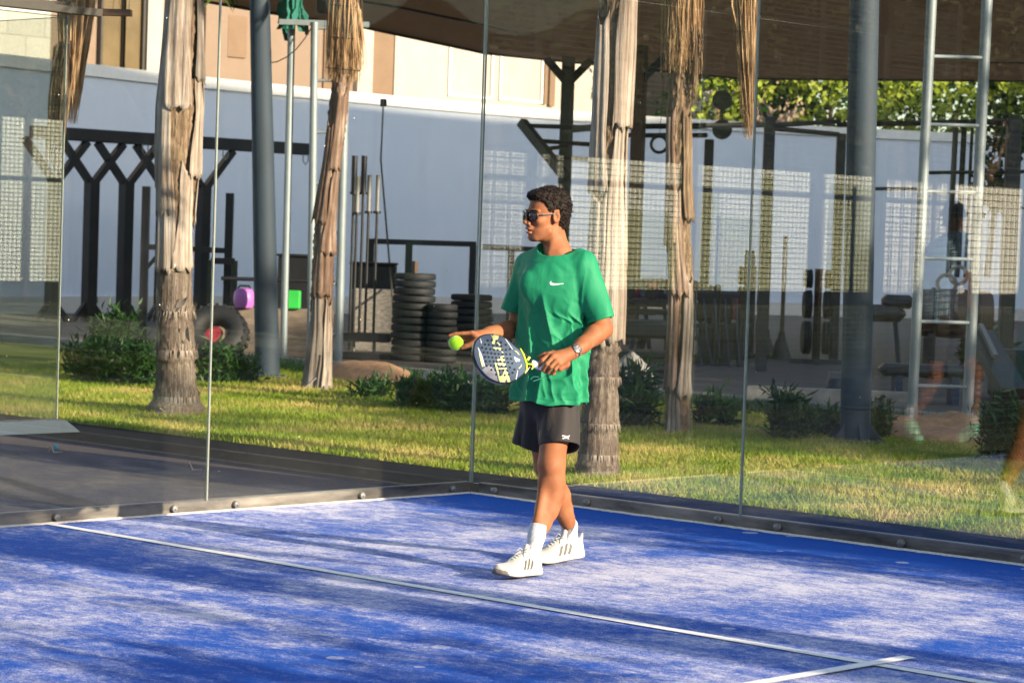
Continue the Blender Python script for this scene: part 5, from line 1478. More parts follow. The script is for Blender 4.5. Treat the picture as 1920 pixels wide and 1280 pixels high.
# ---- head
Hc = (L_(1034, 349, 0) + L_(1012, 453, 0)) / 2 + np.array([.004, 0, -.006])
hf = np.array([-.85, -.52, -.06]); hf /= np.linalg.norm(hf)
hu = np.array([.05, .0, 1.0]); hu -= hf * (hu @ hf); hu /= np.linalg.norm(hu)
hl = np.cross(hu, hf)
HR = np.stack([hf, hl, hu], 1)                  # columns: forward, left, up
SC = 1.0
def to_head(P): return ((P - Hc.astype(np.float32)) @ HR.astype(np.float32)) / SC
def from_head(q): return Hc + HR @ (np.array(q) * SC)
def skull(H):
    d = ell(H, (-.018, 0, .036), (.098, .076, .088))
    d = smin(d, ell(H, (.030, 0, -.030), (.058, .058, .080)), .035)
    d = smin(d, ell(H, (.034, 0, -.078), (.050, .046, .034)), .03)
    return d
def head_sdf(P):
    H = to_head(P)
    d = skull(H)
    d = smin(d, ell(H, (.074, 0, -.100), (.018, .020, .016)), .02)
    for s in (-1, 1):
        d = smin(d, cap(H, (.020, s * .052, -.070), (.066, s * .022, -.098), .016, .012), .018)      # jaw line
        d = smin(d, ell(H, (.062, s * .040, -.022), (.022, .020, .018)), .02)                       # cheek bone
        d = smax(d, -ell(H, (.098, s * .031, .004), (.016, .017, .012)), .012)                      # socket
        d = smin(d, ell(H, (.078, s * .031, .003), (.014, .013, .013)), .004)                       # eye ball
        d = smin(d, cap(H, (.086, s * .012, .020), (.074, s * .048, .022), .007, .006), .010)       # brow
    d = smin(d, cap(H, (.089, 0, .010), (.111, 0, -.026), .0075, .0095), .012)                      # nose
    d = smin(d, ell(H, (.112, 0, -.030), (.011, .010, .009)), .006)
    for s in (-1, 1):
        d = smin(d, ell(H, (.101, s * .0125, -.033), (.010, .0065, .0075)), .006)
        d = smax(d, -ell(H, (.108, s * .007, -.042), (.006, .0035, .004)), .003)
    d = smin(d, ell(H, (.090, 0, -.052), (.012, .022, .014)), .012)                                 # muzzle
    d = smin(d, ell(H, (.0985, 0, -.0575), (.0085, .020, .0052)), .005)
    d = smin(d, ell(H, (.0945, 0, -.0755), (.0090, .017, .0062)), .005)
    d = smax(d, -ell(H, (.106, 0, -.0660), (.016, .0165, .0042)), .003)
    for s in (-1, 1):                                                                                # ears
        e = ell(H, (-.004, s * .078, -.004), (.019, .0085, .032), None)
        e = smax(e, -ell(H, (.000, s * .086, .000), (.010, .007, .019)), .004)
        e = smin(e, cap(H, (-.014, s * .082, .020), (.008, s * .080, .022), .004, .004), .004)
        d = smin(d, e, .006)
    # neck
    nb = L_(1047, 480, .0); nt_ = from_head((-.030, 0, -.060))
    d = smin(d, cap(P, nt_, nb, .052, .058), .03)
    d = smin(d, cap(P, from_head((-.02, .045, -.07)), L_(1030, 478, -.045), .012, .010), .018)      # neck cord
    d = smin(d, cap(P, nb, nb + np.array([0, 0, -.08]), .060, .075), .03)
    return d
parts = [sdf_build(head_sdf, Hc - np.array([.17, .15, .30]), Hc + np.array([.17, .15, .15]), .0030)]
# ---- arms, legs, torso core
shL, elL, wrL = L_(1100, 500, -.10), L_(1131, 617, -.13), L_(1074, 661, -.285)
shR, elR, wrR = L_(984, 500, .10), L_(969, 616, .13), L_(898, 631, -.06)
def armL(P):
    d = chain(P, [(shL * .9 + elL * .1, .036), (shL + (elL - shL) * .55, .047), (elL, .040)], .02)
    d2 = chain(P, [(elL, .041), (elL + (wrL - elL) * .28 + np.array([0, 0, .004]), .044), (elL + (wrL - elL) * .68, .034), (wrL, .0265)], .02)
    d = smin(d, d2, .02)
    return d
def armR(P):
    d = chain(P, [(shR * .9 + elR * .1, .036), (shR + (elR - shR) * .55, .045), (elR, .038)], .02)
    d2 = chain(P, [(elR, .040), (elR + (wrR - elR) * .3, .043), (elR + (wrR - elR) * .7, .033), (wrR, .0255)], .02)
    return smin(d, d2, .02)
def bbox(pts, m):
    pts = np.array(pts); return pts.min(0) - m, pts.max(0) + m
# hands
mc = [L_(1029, 664, -.335), L_(1037, 668, -.350), L_(1044, 675, -.350), L_(1050, 682, -.345)]
fing = [([(1030, 664, -.335), (1017, 675, -.350), (1010, 687, -.335), (1013, 694, -.312)], .0092),
        ([(1037, 668, -.352), (1025, 682, -.366), (1019, 693, -.346), (1023, 697, -.322)], .0093),
        ([(1044, 675, -.352), (1033, 688, -.364), (1028, 697, -.344), (1032, 699, -.322)], .0088),
        ([(1050, 681, -.345), (1041, 692, -.354), (1036, 700, -.336), (1040, 700, -.318)], .0080)]
def handL(P):
    d = None
    for m in mc:
        c = cap(P, wrL + (m - wrL) * .12, m, .019, .0118); d = c if d is None else smin(d, c, .014)
    d = smin(d, cap(P, wrL, (mc[0] + mc[3]) / 2 * .6 + wrL * .4, .0255, .020), .018)
    d = smin(d, cap(P, L_(1062, 682, -.30), L_(1050, 690, -.31), .018, .016), .012)
    fd = None
    for pts, r in fing:
        q = [L_(*p) for p in pts]
        c = chain(P, [(q[0], r * 1.12), (q[1], r * 1.06), (q[2], r * .98), (q[3], r * .86)], .004)
        fd = c if fd is None else np.minimum(fd, c)
    d = smin(d, fd, .006)
    th = [L_(1056, 664, -.285), L_(1036, 662, -.276), L_(1021, 665, -.272), L_(1010, 670, -.278)]
    return smin(d, chain(P, [(th[0], .015), (th[1], .0125), (th[2], .0108), (th[3], .0088)], .006), .008)
fR = [([(885, 624, -.10), (868, 625, -.105), (854, 626, -.105), (843, 629, -.105)], .0085),
      ([(886, 627, -.08), (868, 629, -.075), (850, 632, -.075), (841, 640, -.085)], .0087),
      ([(888, 632, -.065), (872, 636, -.055), (858, 640, -.058), (850, 648, -.07)], .0083),
      ([(890, 637, -.060), (876, 643, -.050), (866, 648, -.055), (860, 653, -.07)], .0074)]
def handR(P):
    d = None
    for pts, r in fR:
        m = L_(*pts[0]); c = cap(P, wrR, m, .020, .0115); d = c if d is None else smin(d, c, .014)
    for pts, r in fR:
        q = [L_(*p) for p in pts]
        c = chain(P, [(q[0], r * 1.15), (q[1], r * 1.05), (q[2], r), (q[3], r * .85)], .004); d = smin(d, c, .005)
    th = [L_(896, 638, -.09), L_(884, 645, -.115), L_(873, 649, -.13), L_(866, 652, -.135)]
    return smin(d, chain(P, [(th[0], .016), (th[1], .0125), (th[2], .0108), (th[3], .0088)], .006), .010)
parts.append(sdf_build(lambda P: smin(armL(P), handL(P), .014), *bbox([shL, elL, wrL, L_(1006, 705, -.36), L_(1012, 660, -.38), L_(1050, 700, -.27)], .06), .0032))
parts.append(sdf_build(lambda P: smin(armR(P), handR(P), .014), *bbox([shR, elR, wrR, L_(838, 640, -.13), L_(850, 660, -.04)], .06), .0032))
hpL, knL, anL = L_(1047, 755, -.03), L_(1034, 872, -.17), L_(1006, 1004, -.255)
hpR, knR, anR = L_(1012, 755, .06), L_(1026, 872, .13), L_(1067, 985, .265)
def legs(P):
    l = chain(P, [(hpL, .080), (L_(1040, 812, -.085), .064), (knL, .060)], .03)
    l2 = chain(P, [(knL, .060), (L_(1035, 900, -.165), .055), (L_(1033, 928, -.15), .059), (L_(1025, 955, -.17), .051), (L_(1016, 980, -.21), .040), (anL, .031)], .022)
    l = smin(l, l2, .02)
    l = smin(l, ell(P, L_(1031, 873, -.205), (.032, .030, .036)), .018)
    l = smin(l, cap(P, L_(1020, 905, -.185), L_(1007, 975, -.245), .020, .014), .03)
    r = chain(P, [(hpR, .080), (L_(1018, 812, .08), .068), (knR, .058)], .03)
    r2 = chain(P, [(knR, .058), (L_(1036, 902, .155), .053), (L_(1046, 930, .19), .056), (L_(1055, 955, .22), .045), (L_(1062, 972, .245), .035), (anR, .030)], .022)
    r = smin(r, r2, .02)
    r = smin(r, ell(P, L_(1021, 874, .10), (.032, .030, .036)), .018)
    return np.minimum(l, r)
parts.append(sdf_build(legs, np.array([-.22, -.36, .06]), np.array([.30, .36, .90]), .0048))
tor = lambda P: smin(cap(P, L_(1035, 725, .0), L_(1040, 560, .0), .085, .09), cap(P, shL * .8 + shR * .2, shR * .8 + shL * .2, .035, .035), .05)
parts.append(sdf_build(tor, np.array([-.28, -.28, .75]), np.array([.32, .28, 1.48]), .012))
body = to_obj('body', parts, M['skin'], person)

# lips, brows, stubble are their own thin skins over the face
def shell(fn, lo, hi, h, name, mat, parent):
    return to_obj(name, [sdf_build(fn, lo, hi, h)], mat, parent)
lipm = simple('lips', (.30, .085, .060), .4, var=.1); browm = simple('dark_hair', (.012, .008, .006), .55, var=.5, nscale=60)
def lips(P):
    H = to_head(P); d = np.minimum(ell(H, (.1000, 0, -.0578), (.0080, .0185, .0046)), ell(H, (.0960, 0, -.0755), (.0085, .0155, .0055)))
    return smax(d, -ell(H, (.106, 0, -.0660), (.016, .0165, .0042)), .002)
c0 = from_head((.1, 0, -.066)); shell(lips, c0 - .032, c0 + .032, .0014, 'lips', lipm, body)
def brows(P):
    H = to_head(P); d = None
    for s in (-1, 1):
        c = cap(H, (.0935, s * .013, .0235), (.083, s * .044, .0255), .0045, .003); d = c if d is None else np.minimum(d, c)
    return d + .0012 * vnoise(P, 130, 5)
c0 = from_head((.088, 0, .024)); shell(brows, c0 - .06, c0 + .06, .0018, 'eyebrows', browm, body)

# ---- hair
def hairline(x):
    return np.interp(x, [-.12, -.095, -.075, -.05, -.030, -.022, .0, .020, .030, .040, .052, .066, .085],
                     [-.070, -.080, -.086, -.082, -.060, .030, .028, .016, .020, .050, .064, .070, .073]).astype(np.float32)
def hair_sdf(P):
    H = to_head(P)
    d = ell(H, (-.020, 0, .037), (.1035, .0825, .094))
    d = smin(d, ell(H, (-.058, 0, -.035), (.046, .055, .052)), .03)
    d = smin(d, ell(H, (.052, 0, .092), (.034, .050, .022)), .02)
    d = d + .0042 * vnoise(P, 34, 8) + .0026 * vnoise(P, 72, 9)
    hl_ = hairline(H[..., 0])
    zz = H[..., 2] + .003 * vnoise(P, 60, 3)
    d = smax(d, (hl_ - zz), .006)
    return d
Vh, Fh = sdf_build(hair_sdf, Hc - np.array([.15, .13, .14]), Hc + np.array([.15, .13, .17]), .0026)
hm, nt, b = new_mat('curly_hair')
f = noise(nt, coords(nt), 90, 3, .7, 1.5)
nt.links.new(ramp(nt, f, [(.35, (.003, .002, .0015)), (.66, (.020, .011, .006))]), b.inputs['Base Color']); b.inputs['Roughness'].default_value = .5; b.inputs['Specular IOR Level'].default_value = .25
bump(nt, f, b, 1.0, .006)
hair = to_obj('hair', [(Vh, Fh)], hm, person)
rg = np.random.default_rng(6); cm = MB(); pick = rg.permutation(len(Vh)); used = []
Hq = ((Vh - Hc) @ HR)
for i in pick:
    if len(used) > 900: break
    p = Vh[i]; q = Hq[i]
    if q[2] < -.07: continue
    n_ = p - from_head((-.015, 0, .03)); n_ /= np.linalg.norm(n_); used.append(i)
    t1 = np.cross(n_, rg.normal(size=3)); t1 /= np.linalg.norm(t1); t2 = np.cross(n_, t1)
    rr = .0032 + .0030 * rg.random(); c = p + n_ * .0015; s0 = rg.random() * 6.28; pts = []
    for k in range(7):
        a = s0 + k * .85; pts.append(c + (t1 * math.cos(a) + n_ * math.sin(a) * .8) * rr + t2 * (.0012 * k - .004))
    cm.tube(pts, [.0009, .0013, .0014, .0014, .0013, .0011, .0006], 4)
cme = bpy.data.meshes.new('curls'); cme.from_pydata([tuple(p) for p in cm.v], [], cm.f); cme.materials.append(hm)
cme.polygons.foreach_set('use_smooth', np.ones(len(cme.polygons), dtype=bool)); link(bpy.data.objects.new('curls', cme), hair)

# ---- sunglasses
sg = bpy.data.objects.new('sunglasses', None); link(sg, person)
fm = simple('glasses_frame', (.30, .24, .19), .25, .4, var=.2); lm, nt, b = new_mat('dark_lens')
b.inputs['Base Color'].default_value = (.030, .018, .012, 1); b.inputs['Roughness'].default_value = .06; b.inputs['Specular IOR Level'].default_value = .9
for s in (-1, 1):
    n0 = []
    for k in range(20):
        a = 2 * math.pi * k / 20; ca_, sa_ = math.cos(a), math.sin(a)
        yy = s * .034 + .0285 * math.copysign(abs(ca_) ** .75, ca_); zz = -.001 + .0205 * math.copysign(abs(sa_) ** .75, sa_) - (.003 if sa_ < 0 and ca_ * s < 0 else 0)
        n0.append((.1075 - 1.9 * (yy ** 2) * 3.0 - .0, yy, zz))
    cen = (.1085 - 5.7 * .034 ** 2 + .001, s * .034, 0)
    V = [from_head(cen)] + [from_head(p) for p in n0]; V += [from_head((p[0] - .002, p[1], p[2])) for p in n0]
    F = [(0, 1 + k, 1 + (k + 1) % 20) for k in range(20)] + [(1 + k, 21 + k, 21 + (k + 1) % 20, 1 + (k + 1) % 20) for k in range(20)]
    me = mesh_np('lens', V, F, lm, True); link(bpy.data.objects.new('lens', me), sg)
    MB().tube([from_head(p) for p in n0 + n0[:1]], .0017, 6).build('rim', browm, sg, True, off=False)
    mb = MB()
    mb.tube([from_head(p) for p in ((.064, s * .069, .008), (.04, s * .0745, .008), (.0, s * .082, .010), (-.022, s * .084, -.004))], [.0034, .0030, .0024, .0018], 6)
    mb.tube([from_head(p) for p in ((.078, s * .058, .010), (.064, s * .069, .008))], .003, 6)
    mb.build('frame', fm, sg, True, off=False)
MB().tube([from_head(p) for p in ((.104, -.010, .006), (.107, 0, .009), (.104, .010, .006))], .002, 6).build('bridge', fm, sg, True, off=False)

# ---- shirt
yaw = math.radians(38)                                   # the shoulder line turns this far towards the camera on the right
sx = np.array([math.cos(yaw), -math.sin(yaw)], np.float32); sy = np.array([math.sin(yaw), math.cos(yaw)], np.float32)   # side, back
def zof(v): return L_(1035, v, 0)[2]
lev = [(468, 1043, .075, .070), (478, 1043, .120, .095), (490, 1042, .160, .112), (515, 1042, .186, .124), (560, 1043, .178, .128), (610, 1040, .172, .126), (660, 1037, .176, .128), (710, 1033, .182, .136), (760, 1030, .188, .144)]
LZ = np.array([zof(a[0]) for a in lev])[::-1]; LX = np.array([L_(a[1], a[0], 0)[0] for a in lev])[::-1]; LW = np.array([a[2] for a in lev])[::-1]; LDp = np.array([a[3] for a in lev])[::-1]
def torso(P):
    z = P[..., 2]; cx = np.interp(z, LZ, LX).astype(np.float32); W_ = np.interp(z, LZ, LW).astype(np.float32); Dp = np.interp(z, LZ, LDp).astype(np.float32)
    x = P[..., 0] - cx; y = P[..., 1]
    a = (x * sx[0] + y * sx[1]) / W_; b = (x * sy[0] + y * sy[1]) / Dp
    r = (np.abs(a) ** 2.3 + np.abs(b) ** 2.3) ** (1 / 2.3)
    d = (r - 1) * np.minimum(W_, Dp) * .95
    return d, np.arctan2(b, a)
slL0, slL1 = L_(1096, 500, -.10), L_(1128, 601, -.13)
slR0, slR1 = L_(988, 501, .10), L_(960, 584, .12)
hemz = zof(754)
def folds(P, ang, z):
    """drapery: long soft folds falling from the chest and pulled to the racket arm"""
    u = ang; zz = (zof(540) - z)
    amp = np.clip(zz / .16, 0, 1)
    wp = vnoise(P * np.array([1, 1, .45], np.float32), 3.2, 61); wp2 = vnoise(P, 5.5, 62)
    ridge = lambda s: (1 - np.abs(s)) ** 1.1 * 2 - .9
    f1 = ridge(np.sin(u * 4.6 + 1.9 * wp + z * 1.6 + .4)); f2 = ridge(np.sin(u * 9.5 + 2.6 * wp2 - z * 3.0))
    dg = np.exp(-(((P[..., 0] - .12) / .11) ** 2 + ((z - zof(625)) / .12) ** 2))
    f3 = ridge(np.sin((P[..., 0] * 1.1 + z * .9) * 34 + 3.2 * wp2 + 1.0))
    dg2 = np.exp(-(((P[..., 0] - .07) / .12) ** 2 + ((z - zof(712)) / .06) ** 2))
    f4 = ridge(np.sin((P[..., 0] * .7 - z * 1.5) * 30 + 3.0 * wp))
    top = np.exp(-((z - zof(515)) / .045) ** 2)
    return -(amp * (.0088 * f1 + .0020 * f2) + .0066 * dg * f3 + .0038 * dg2 * f4 + .0022 * top * np.sin(u * 9 + 3 * wp2) + .0015 * wp2)
def shirt_sdf(P):
    d, ang = torso(P)
    z = P[..., 2]
    tr = smin(cap(P, L_(1066, 474, -.03), L_(1095, 490, -.09), .042, .050), cap(P, L_(1020, 474, .03), L_(988, 492, .09), .038, .048), .03)
    d = smin(d, tr, .045)
    ch = ell(P, L_(1022, 535, -.085), (.115, .050, .085)); d = smin(d, ch, .06)                  # chest
    d = d + folds(P, ang, z)
    axL = (slL1 - slL0) / np.linalg.norm(slL1 - slL0); axR = (slR1 - slR0) / np.linalg.norm(slR1 - slR0)
    s1 = cap(P, slL0, slL1 + axL * .03, .060, .068); tL = ((P - slL0) @ axL.astype(np.float32))
    q = P - slL0.astype(np.float32); aL = np.arctan2(q[..., 1], q[..., 0])
    s1 = s1 - (.0055 * np.clip(tL / .12, 0, 1)) * ((1 - np.abs(np.sin(aL * 2.5 + 5 * tL + .6))) * 2 - 1) - .002 * np.sin(aL * 6 + 20 * tL)
    s1 = s1 + .0016 * np.exp(-((tL - np.linalg.norm(slL1 - slL0) + .020) / .0026) ** 2)
    s1 = smax(s1, tL - np.linalg.norm(slL1 - slL0), .004)
    s2 = cap(P, slR0, slR1 + axR * .03, .056, .058); tR = ((P - slR0) @ axR.astype(np.float32))
    q = P - slR0.astype(np.float32); aR = np.arctan2(q[..., 1], q[..., 0])
    s2 = s2 - (.0045 * np.clip(tR / .12, 0, 1)) * ((1 - np.abs(np.sin(aR * 2.5 + 5 * tR))) * 2 - 1)
    s2 = smax(s2, tR - np.linalg.norm(slR1 - slR0), .004)
    # inside of the sleeves is open
    d = smin(d, s1, .022); d = smin(d, s2, .022)
    hs1 = np.maximum(cap(P, slL1 - axL * .045, slL1 + axL * .1, .056, .061), -(tL - np.linalg.norm(slL1 - slL0) + .05))
    hs2 = np.maximum(cap(P, slR1 - axR * .045, slR1 + axR * .1, .051, .053), -(tR - np.linalg.norm(slR1 - slR0) + .05))
    d = np.maximum(d, -hs1); d = np.maximum(d, -hs2)
    # hem: gently wavy, open underneath
    hz = hemz + .006 * np.sin(ang * 3 + 1) + .004 * np.sin(ang * 7)
    d = smax(d, hz - z, .003)
    d = d + .0016 * np.exp(-((z - hz - .022) / .0026) ** 2)
    inner, _ = torso(P); inn = np.maximum(inner + .010 + folds(P, ang, z) * .9, z - (hemz + .05)); d = np.maximum(d, -inn)
    # neck hole, tilted
    nc = L_(1042, 479, -.014); na = np.array([.02, -.26, 1.0]); na /= np.linalg.norm(na)
    q = P - nc.astype(np.float32); h = q @ na.astype(np.float32); rad = np.linalg.norm(q - h[..., None] * na.astype(np.float32), axis=-1)
    hole = np.maximum(rad - (.066 + np.clip(h, 0, .1) * .9), -h - .02)
    d = np.maximum(d, -hole)
    return d
shm = mat_cloth('green_polyester', (.001, .215, .090), .72, .0, 700, .25)
Vs, Fs = sdf_build(shirt_sdf, np.array([-.30, -.30, zof(768)]), np.array([.36, .30, zof(455)]), .0034)
shirt = to_obj('shirt', [(Vs, Fs)], shm, person)
nc = L_(1042, 479, -.014); na = np.array([.02, -.26, 1.0]); na /= np.linalg.norm(na)
v_, f_ = torus(nc + na * .001, .0685, .0055, na, 48, 8)
def collar_tube():
    bvh = BVHTree.FromPolygons([Vector(v) for v in Vs], Fs.tolist()); q = Vector(na).to_track_quat('Z', 'Y').to_matrix(); pts = []
    for k in range(49):
        a = 2 * math.pi * k / 48; d = q @ Vector((math.cos(a), math.sin(a), 0))
        p0 = Vector(nc) + d * .073 + Vector(na) * .08
        hit, nn_, i_, dist = bvh.ray_cast(p0, -Vector(na), .2)
        pts.append((hit if hit else p0 - Vector(na) * .08) + Vector(na) * -.001)
    for _ in range(2): pts = [(pts[(i - 1) % 48] + pts[i % 48] * 2 + pts[(i + 1) % 48]) / 4 for i in range(49)]
    return pts
MB().tube(collar_tube(), .0062, 8).build('collar', shm, shirt, True, off=False)

# ---- shorts
stm = mat_cloth('charcoal_shorts', (.016, .012, .011), .75, .1, 800, .3)
def shorts_sdf(P):
    def leg(u0, v0, d0, r0, u1, v1, d1, r1, fl, u1b=None):
        a = L_(u0, v0, d0); b = L_(u1, v1, d1); ax = (b - a) / np.linalg.norm(b - a)
        t = (P - a.astype(np.float32)) @ ax.astype(np.float32); Ln = np.linalg.norm(b - a)
        q = P - a.astype(np.float32); ang = np.arctan2(q[..., 1], q[..., 0])
        d = cap(P, a, b + ax * .04, r0, r1 + .004) - .004 * np.clip(t / .15, 0, 1) * np.sin(ang * 4 + fl + 6 * t) - .0025 * np.sin(ang * 9 + 14 * t + fl)
        d = smax(d, t - Ln - .003 * np.sin(ang * 3), .003)
        hole = np.maximum(cap(P, b - ax * .05, b + ax * .2, r1 - .006, r1 - .002), -(t - Ln + .055))
        return d, hole
    l, h1 = leg(1048, 765, -.035, .094, 1049, 839, -.110, .094, .4)
    r, h2 = leg(1012, 765, .04, .090, 996, 836, .07, .085, 2.0)
    d = smin(l, r, .03)
    d = smin(d, ell(P, L_(1031, 752, .0), (.125, .100, .09)), .04)
    d = np.maximum(d, -h1); d = np.maximum(d, -h2)
    d = np.maximum(d, P[..., 2] - zof(738))
    return d
Vt, Ft = sdf_build(shorts_sdf, np.array([-.22, -.26, zof(850)]), np.array([.26, .26, zof(722)]), .0040)
shorts = to_obj('shorts', [(Vt, Ft)], stm, person)

# ---- marks laid onto a surface along its own normals
def decal(polys, bvh, name, mat, parent, dep, lift=.0016):
    V = []; F = []
    cl = np.array(L_(960, 640, 0)); camL = None
    Wi = world_of(person).inverted(); camL = Wi @ Vector(CAM)
    for poly in polys:
        n = len(poly); P0 = []
        cx = sum(p[0] for p in poly) / n; cy = sum(p[1] for p in poly) / n
        for (u, v) in poly:
            tgt = Vector(L_(u, v, dep)); d = (tgt - camL).normalized()
            hit, nn_, i_, dist = bvh.ray_cast(camL + d * 5, d, 20)
            P0.append((hit if hit else tgt) + (nn_ if nn_ and nn_.dot(d) < 0 else -d) * lift)
        b = len(V); V += P0; F.append(tuple(range(b, b + n)))
    me = mesh_np(name, V, F, mat)
    return link(bpy.data.objects.new(name, me), parent)
def dense(poly, m=4):
    out = []
    for i in range(len(poly)):
        a, b = poly[i], poly[(i + 1) % len(poly)]
        for k in range(m): out.append((a[0] + (b[0] - a[0]) * k / m, a[1] + (b[1] - a[1]) * k / m))
    return out
def strip2(top, bot):
    """quads between two polylines"""
    return [[top[i], top[i + 1], bot[i + 1], bot[i]] for i in range(len(top) - 1)]
whm = simple('white_print', (.85, .85, .83), .5, var=.03)
bs = BVHTree.FromPolygons([Vector(v) for v in Vs], Fs.tolist())
z4 = lambda x, y: (940 + x / 8, 460 + y / 8)
tops = [(772, 518), (750, 535), (748, 552), (760, 562), (785, 568), (820, 570), (860, 572), (900, 571), (932, 569)]
bots = [(771, 520), (735, 545), (724, 566), (734, 588), (760, 600), (800, 598), (845, 592), (890, 583), (932, 577)]
decal(strip2([z4(*p) for p in tops], [z4(*p) for p in bots]), bs, 'chest_logo', whm, shirt, -.15)
bt = BVHTree.FromPolygons([Vector(v) for v in Vt], Ft.tolist())
z5 = lambda x, y: (920 + x / 3.66, 740 + y / 3.66)
lg = strip2([(490, 279), (505, 279), (520, 284), (542, 278)], [(490, 284), (503, 286), (518, 291), (541, 281)]) + strip2([(492, 298), (506, 292), (520, 288), (537, 284)], [(494, 302), (508, 299), (522, 294), (538, 287)]) + strip2([(512, 284), (524, 292), (538, 301)], [(508, 288), (520, 298), (536, 303)])
decal([[z5(*p) for p in q] for q in lg], bt, 'shorts_logo', whm, shorts, -.15)

# ---- socks and shoes
skm = mat_cloth('white_sock', (.52, .52, .53), .85, .1, 500, .3)
wsm = mat_cloth('off_white_knit', (.40, .395, .36), .8, .2, 420, .3)
slm = simple('white_sole', (.50, .49, .45), .55, var=.06, nscale=20); slb = simple('dark_outsole', (.09, .08, .075), .6, var=.3)
grm = simple('grey_stripe', (.085, .085, .080), .5, var=.1)
def shoe(side, heel, fdir, pitch, ank, sock_top, sock_r, label):
    """heel: local ground point under the heel; fdir: horizontal direction of the toe"""
    f = np.array([fdir[0], fdir[1], 0.0]); f /= np.linalg.norm(f)
    fp = f * math.cos(pitch) + np.array([0, 0, math.sin(pitch)])
    up = np.cross(np.cross(fp, np.array([0, 0, 1.0])), fp); up /= np.linalg.norm(up); lf = np.cross(up, fp)
    Rm = np.stack([fp, lf, up], 1).astype(np.float32); h0 = np.array(heel, np.float32)
    X = lambda P: (P - h0) @ Rm
    W_ = lambda x: np.interp(x, [-.012, 0, .03, .09, .15, .20, .245, .275, .292, .302], [.010, .026, .036, .034, .041, .048, .047, .036, .022, .006]).astype(np.float32)
    cyl = lambda x: np.interp(x, [0, .1, .2, .3], [0, .002 * side, .006 * side, -.006 * side]).astype(np.float32)
    Hh = lambda x: np.interp(x, [-.01, .0, .03, .07, .11, .15, .19, .23, .27, .295, .304], [.070, .088, .096, .090, .098, .092, .074, .058, .050, .040, .018]).astype(np.float32)
    rock = lambda x: (np.clip(x - .20, 0, 1) ** 2 * 1.6 + np.clip(.03 - x, 0, 1) ** 2 * 4).astype(np.float32)
    def sole(P):
        q = X(P); x, y, z = q[..., 0], q[..., 1] - cyl(q[..., 0]), q[..., 2] - rock(q[..., 0])
        th = np.interp(x, [0, .08, .2, .3], [.036, .032, .026, .020]).astype(np.float32)
        flare = .003 * np.cos(np.clip(z / th, 0, 1) * 3.14 - .6)
        d2 = np.abs(y) - W_(x) - .003 - flare; dz = np.maximum(-z, z - th); dx = np.maximum(-.014 - x, x - .304)
        return smax(smax(d2, dz, .010), dx, .010)
    def upper_base(q, grow=0.0):
        x, y, z = q[..., 0], q[..., 1] - cyl(q[..., 0]), q[..., 2] - rock(q[..., 0])
        w_ = W_(x) + grow; hh = Hh(x) + grow
        zz = np.clip(z - .02, 0, 1) / (hh - .02)
        r = (np.abs(y / w_) ** 2.2 + zz ** 2.2) ** (1 / 2.2)
        return smax((r - 1) * w_ * .9, np.maximum(-.010 - x - grow, x - .300 - grow), .012)
    def upper(P):
        q = X(P); d = upper_base(q)
        d = smax(d, -(q[..., 2] - rock(q[..., 0]) - .012), .004)
        d = np.maximum(d, -cap(q, (.048, 0, .075), (.058, 0, .16), .026, .034))
        d = smin(d, cap(q, (.100, 0, .100), (.090, 0, .128), .013, .012), .010)                   # tongue
        d = smin(d, cap(q, (-.004, 0, .085), (-.010, 0, .108), .008, .006), .010)                 # heel tab
        return d
    root = bpy.data.objects.new('shoe', None); link(root, person)
    lo, hi = bbox([h0 + Rm @ A_(*c) for c in ((-.03, -.07, -.01), (.32, .07, -.01), (-.03, .07, .15), (.32, -.07, .15), (.32, .07, .10), (-.03, -.07, .15), (.0, 0, .16))], .01)
    sv_, sf_ = sdf_build(sole, lo, hi, .0028); to_obj('sole', [(sv_, sf_)], slm, root)
    uv_, uf_ = sdf_build(upper, lo, hi, .0028); to_obj('upper', [(uv_, uf_)], wsm, root)
    def outs(P):
        q = X(P); d = sole(P) - .0012
        toe = smax(d, .262 - q[..., 0] + (q[..., 2] - .01) * .5, .002)
        bt_ = smax(d, q[..., 2] - rock(q[..., 0]) - .005, .002)
        return np.minimum(np.maximum(toe, q[..., 2] - .045), np.maximum(bt_, -(q[..., 2] + .004)))
    v_, f_ = sdf_build(outs, lo, hi, .0026); to_obj('outsole', [(v_, f_)], slb, root)
    # three slanted stripes on both sides
    def stripes(P):
        q = X(P); sh = upper_base(q, .0016); sh = np.maximum(sh, -upper_base(q, -.002)); m = None
        for k in range(3):
            xc = .088 + .030 * k; c = np.abs(q[..., 0] - xc - (q[..., 2] - .05) * -.55) - .0082; m = c if m is None else np.minimum(m, c)
        zlim = np.maximum(.030 + .0 * q[..., 0] - q[..., 2], q[..., 2] - (.080 - (q[..., 0] - .09) * .18))
        return np.maximum(np.maximum(sh, m), np.maximum(zlim, .018 - np.abs(q[..., 1])))
    v_, f_ = sdf_build(stripes, lo, hi, .0017); to_obj('side_stripes', [(v_, f_)], grm, root)
    mb = MB()
    for k in range(6):
        x = .105 + .017 * k; hh = float(np.interp(x, [.11, .15, .19, .23], [.098, .092, .074, .058])) + .001
        a = h0 + Rm @ A_(x, .021, hh - .012); b_ = h0 + Rm @ A_(x + .006, -.021, hh - .012); m = h0 + Rm @ A_(x + .003, 0, hh + .004)
        mb.tube([a, (a + m) / 2 + Rm @ A_(0, 0, .004), m, (b_ + m) / 2 + Rm @ A_(0, 0, .004), b_], .0028, 6)
